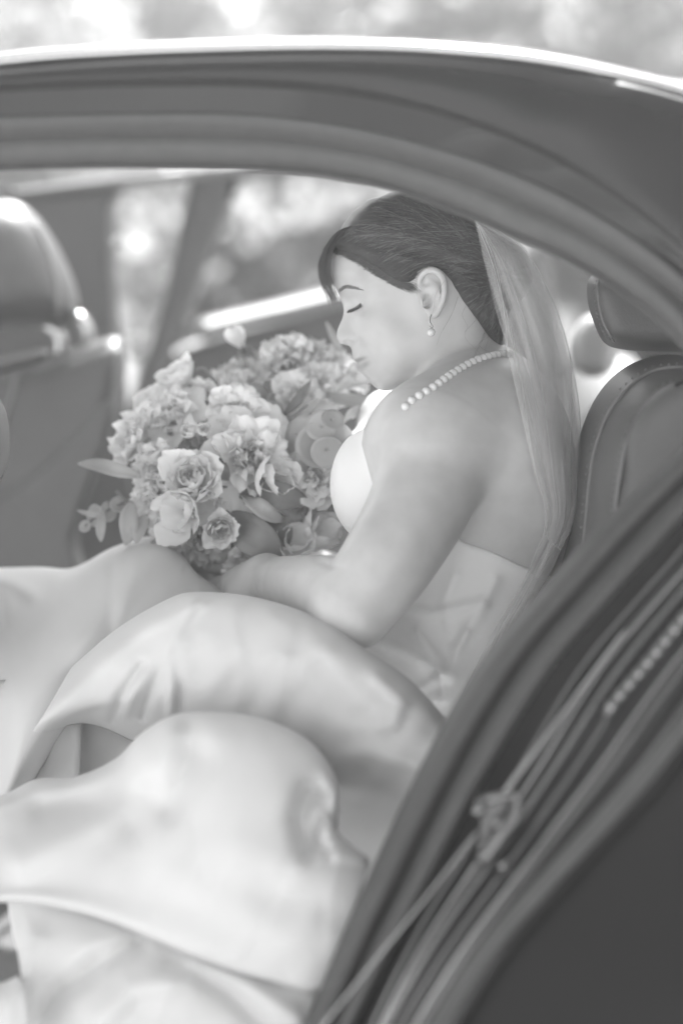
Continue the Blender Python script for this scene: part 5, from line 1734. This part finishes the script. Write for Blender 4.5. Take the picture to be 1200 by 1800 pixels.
for a in [(540, 770, 40, 2.56, (-.5, .1, -1)), (560, 780, 42, 2.545, (.3, -.2, -1)), (592, 775, 32, 2.54, (.5, .1, -1)), (566, 748, 28, 2.53, (-.3, .1, -1)), (583, 738, 20, 2.52, (.3, .5, -1)), (575, 792, 30, 2.53, (.1, -.5, -1)), (515, 790, 30, 2.57, (-.9, .2, -.8)),
          (170, 906, 20, 2.60, (-.6, 0, -.8)), (188, 900, 18, 2.60, (.7, .1, -.7)), (212, 890, 20, 2.60, (.2, .7, -.7)), (150, 925, 11, 2.60, (-.3, .2, -1)), (480, 735, 30, 2.61, (-.3, -.1, -1)), (450, 700, 26, 2.63, (.4, .2, -.9)), (490, 708, 24, 2.62, (.5, .5, -.9))]:
    disc_leaf(*a)
for a in [
    ([(250, 838, 2.58), (205, 826, 2.57), (170, 817, 2.58), (138, 815, 2.60)], 13, 'gum_leaf', .4), ([(232, 880, 2.58), (226, 910, 2.57), (226, 935, 2.57), (222, 958, 2.58)], 17, 'gum_leaf', .2),
    ([(180, 895, 2.60), (178, 915, 2.59), (177, 935, 2.59), (178, 952, 2.60)], 9, 'gum_leaf', .1), ([(190, 905, 2.60), (170, 905, 2.59), (152, 902, 2.59), (136, 897, 2.60)], 5, 'gum_leaf', .3), ([(260, 905, 2.58), (245, 930, 2.57), (240, 955, 2.57)], 14, 'gum_leaf', -.2),
    ([(420, 880, 2.56), (455, 868, 2.54), (495, 872, 2.53), (540, 880, 2.55)], 26, 'leaf', .3), ([(400, 905, 2.56), (430, 930, 2.53), (465, 955, 2.52), (490, 985, 2.53)], 34, 'leaf', -.2), ([(420, 868, 2.55), (445, 885, 2.52), (475, 905, 2.52), (500, 915, 2.54)], 16, 'gum_leaf', .5),
    ([(395, 860, 2.56), (385, 830, 2.54), (375, 800, 2.55)], 18, 'leaf', .2), ([(470, 900, 2.56), (490, 925, 2.54), (505, 960, 2.55)], 20, 'leaf', .2), ([(370, 790, 2.57), (395, 775, 2.56), (420, 765, 2.57)], 16, 'leaf', .1),
    ([(600, 640, 2.70), (594, 610, 2.69), (582, 585, 2.69), (573, 566, 2.70)], 7, 'gum_leaf', .2), ([(560, 690, 2.64), (590, 700, 2.63), (640, 706, 2.62), (690, 716, 2.63)], 12, 'gum_leaf', .6), ([(570, 660, 2.66), (600, 670, 2.64), (650, 662, 2.63), (680, 660, 2.64)], 11, 'gum_leaf', .8),
    ([(600, 690, 2.66), (620, 660, 2.65), (640, 630, 2.66)], 12, 'gum_leaf', .2), ([(620, 770, 2.66), (650, 745, 2.66), (690, 705, 2.66)], 8, 'gum_leaf', .3), ([(500, 730, 2.60), (525, 700, 2.59), (545, 670, 2.60)], 9, 'leaf', .2), ([(500, 740, 2.60), (530, 725, 2.58), (560, 700, 2.59)], 10, 'gum_leaf', .5),
    ([(620, 700, 2.68), (660, 720, 2.67), (680, 735, 2.68)], 9, 'leaf', .4), ([(300, 940, 2.57), (280, 955, 2.56), (262, 966, 2.57)], 12, 'leaf', .2), ([(240, 730, 2.66), (245, 705, 2.66), (252, 688, 2.67)], 9, 'petal', .2), ([(270, 740, 2.62), (277, 722, 2.61), (280, 708, 2.61)], 6, 'petal', .2),
    ([(600, 745, 2.62), (615, 728, 2.61), (640, 715, 2.62)], 10, 'petal', .8), ([(610, 668, 2.64), (624, 645, 2.63), (630, 628, 2.64)], 10, 'gum_leaf', .2), ([(590, 690, 2.64), (610, 668, 2.63), (632, 655, 2.64)], 9, 'petal_shaded', .4),
]:
    leaf(*a)
# foliage filling the inside
for k in range(70):
    a, rr = fr.uniform(0, 6.28), math.sqrt(fr.uniform(0, 1))
    x, y = 415 + 165 * rr * math.cos(a), 820 + 135 * rr * math.sin(a)
    d = 2.64 + fr.uniform(-.03, .06)
    b = fr.uniform(0, 6.28)
    L = fr.uniform(22, 42)
    leaf([(x, y, d), (x + math.cos(b) * L * .5, y + math.sin(b) * L * .5, d - .02), (x + math.cos(b) * L, y + math.sin(b) * L, d)], fr.uniform(10, 17), 'leaf', fr.uniform(-.6, .6), n=8)
for pts, rpx in (([(345, 650, 2.64), (358, 648, 2.64), (372, 662, 2.64), (392, 690, 2.63)], 3), ([(420, 622, 2.70), (432, 640, 2.68), (440, 680, 2.66)], 3.4), ([(440, 610, 2.69), (452, 640, 2.68), (455, 680, 2.66)], 2.6), ([(150, 925, 2.60), (175, 905, 2.60), (215, 885, 2.60), (260, 860, 2.60)], 2.4),
                ([(205, 862, 2.6), (222, 880, 2.6), (235, 895, 2.6)], 4), ([(690, 690, 2.68), (650, 740, 2.67), (590, 800, 2.66)], 5), ([(500, 760, 2.58), (520, 730, 2.57), (540, 712, 2.58)], 2.2)):
    mb = MB()
    tube(mb, px_world(catmull(pts, 14)), rpx * KPX * 2.6, 7)
    mb.build('stem', M['stem'], bouquet)
mb = MB()
for b in bases:
    e2 = cf(415, 985, 2.62) + fr.normal(size=3) * .006
    tube(mb, to_world(catmull(np.array([b, b * .6 + e2 * .4 + np.array([0, 0, .01]), e2]), 8)), 0.0016, 5)
tag(mb.build('stems', M['stem'], bouquet), kind='stuff')
mb = MB()
tube(mb, px_world(catmull([(420, 965, 2.62), (405, 1000, 2.61), (390, 1040, 2.60), (380, 1080, 2.60)], 16)), 0.0155, 16)
mb.build('handle', M['ribbon'], bouquet)
mb = MB()
tube(mb, px_world(catmull([(318, 988, 2.60), (360, 994, 2.595), (410, 1000, 2.595), (440, 1004, 2.60)], 16)), np.r_[0.006, np.full(14, 0.0085), .006], 14)
mb.build('ribbon_roll', M['ribbon'], bouquet)
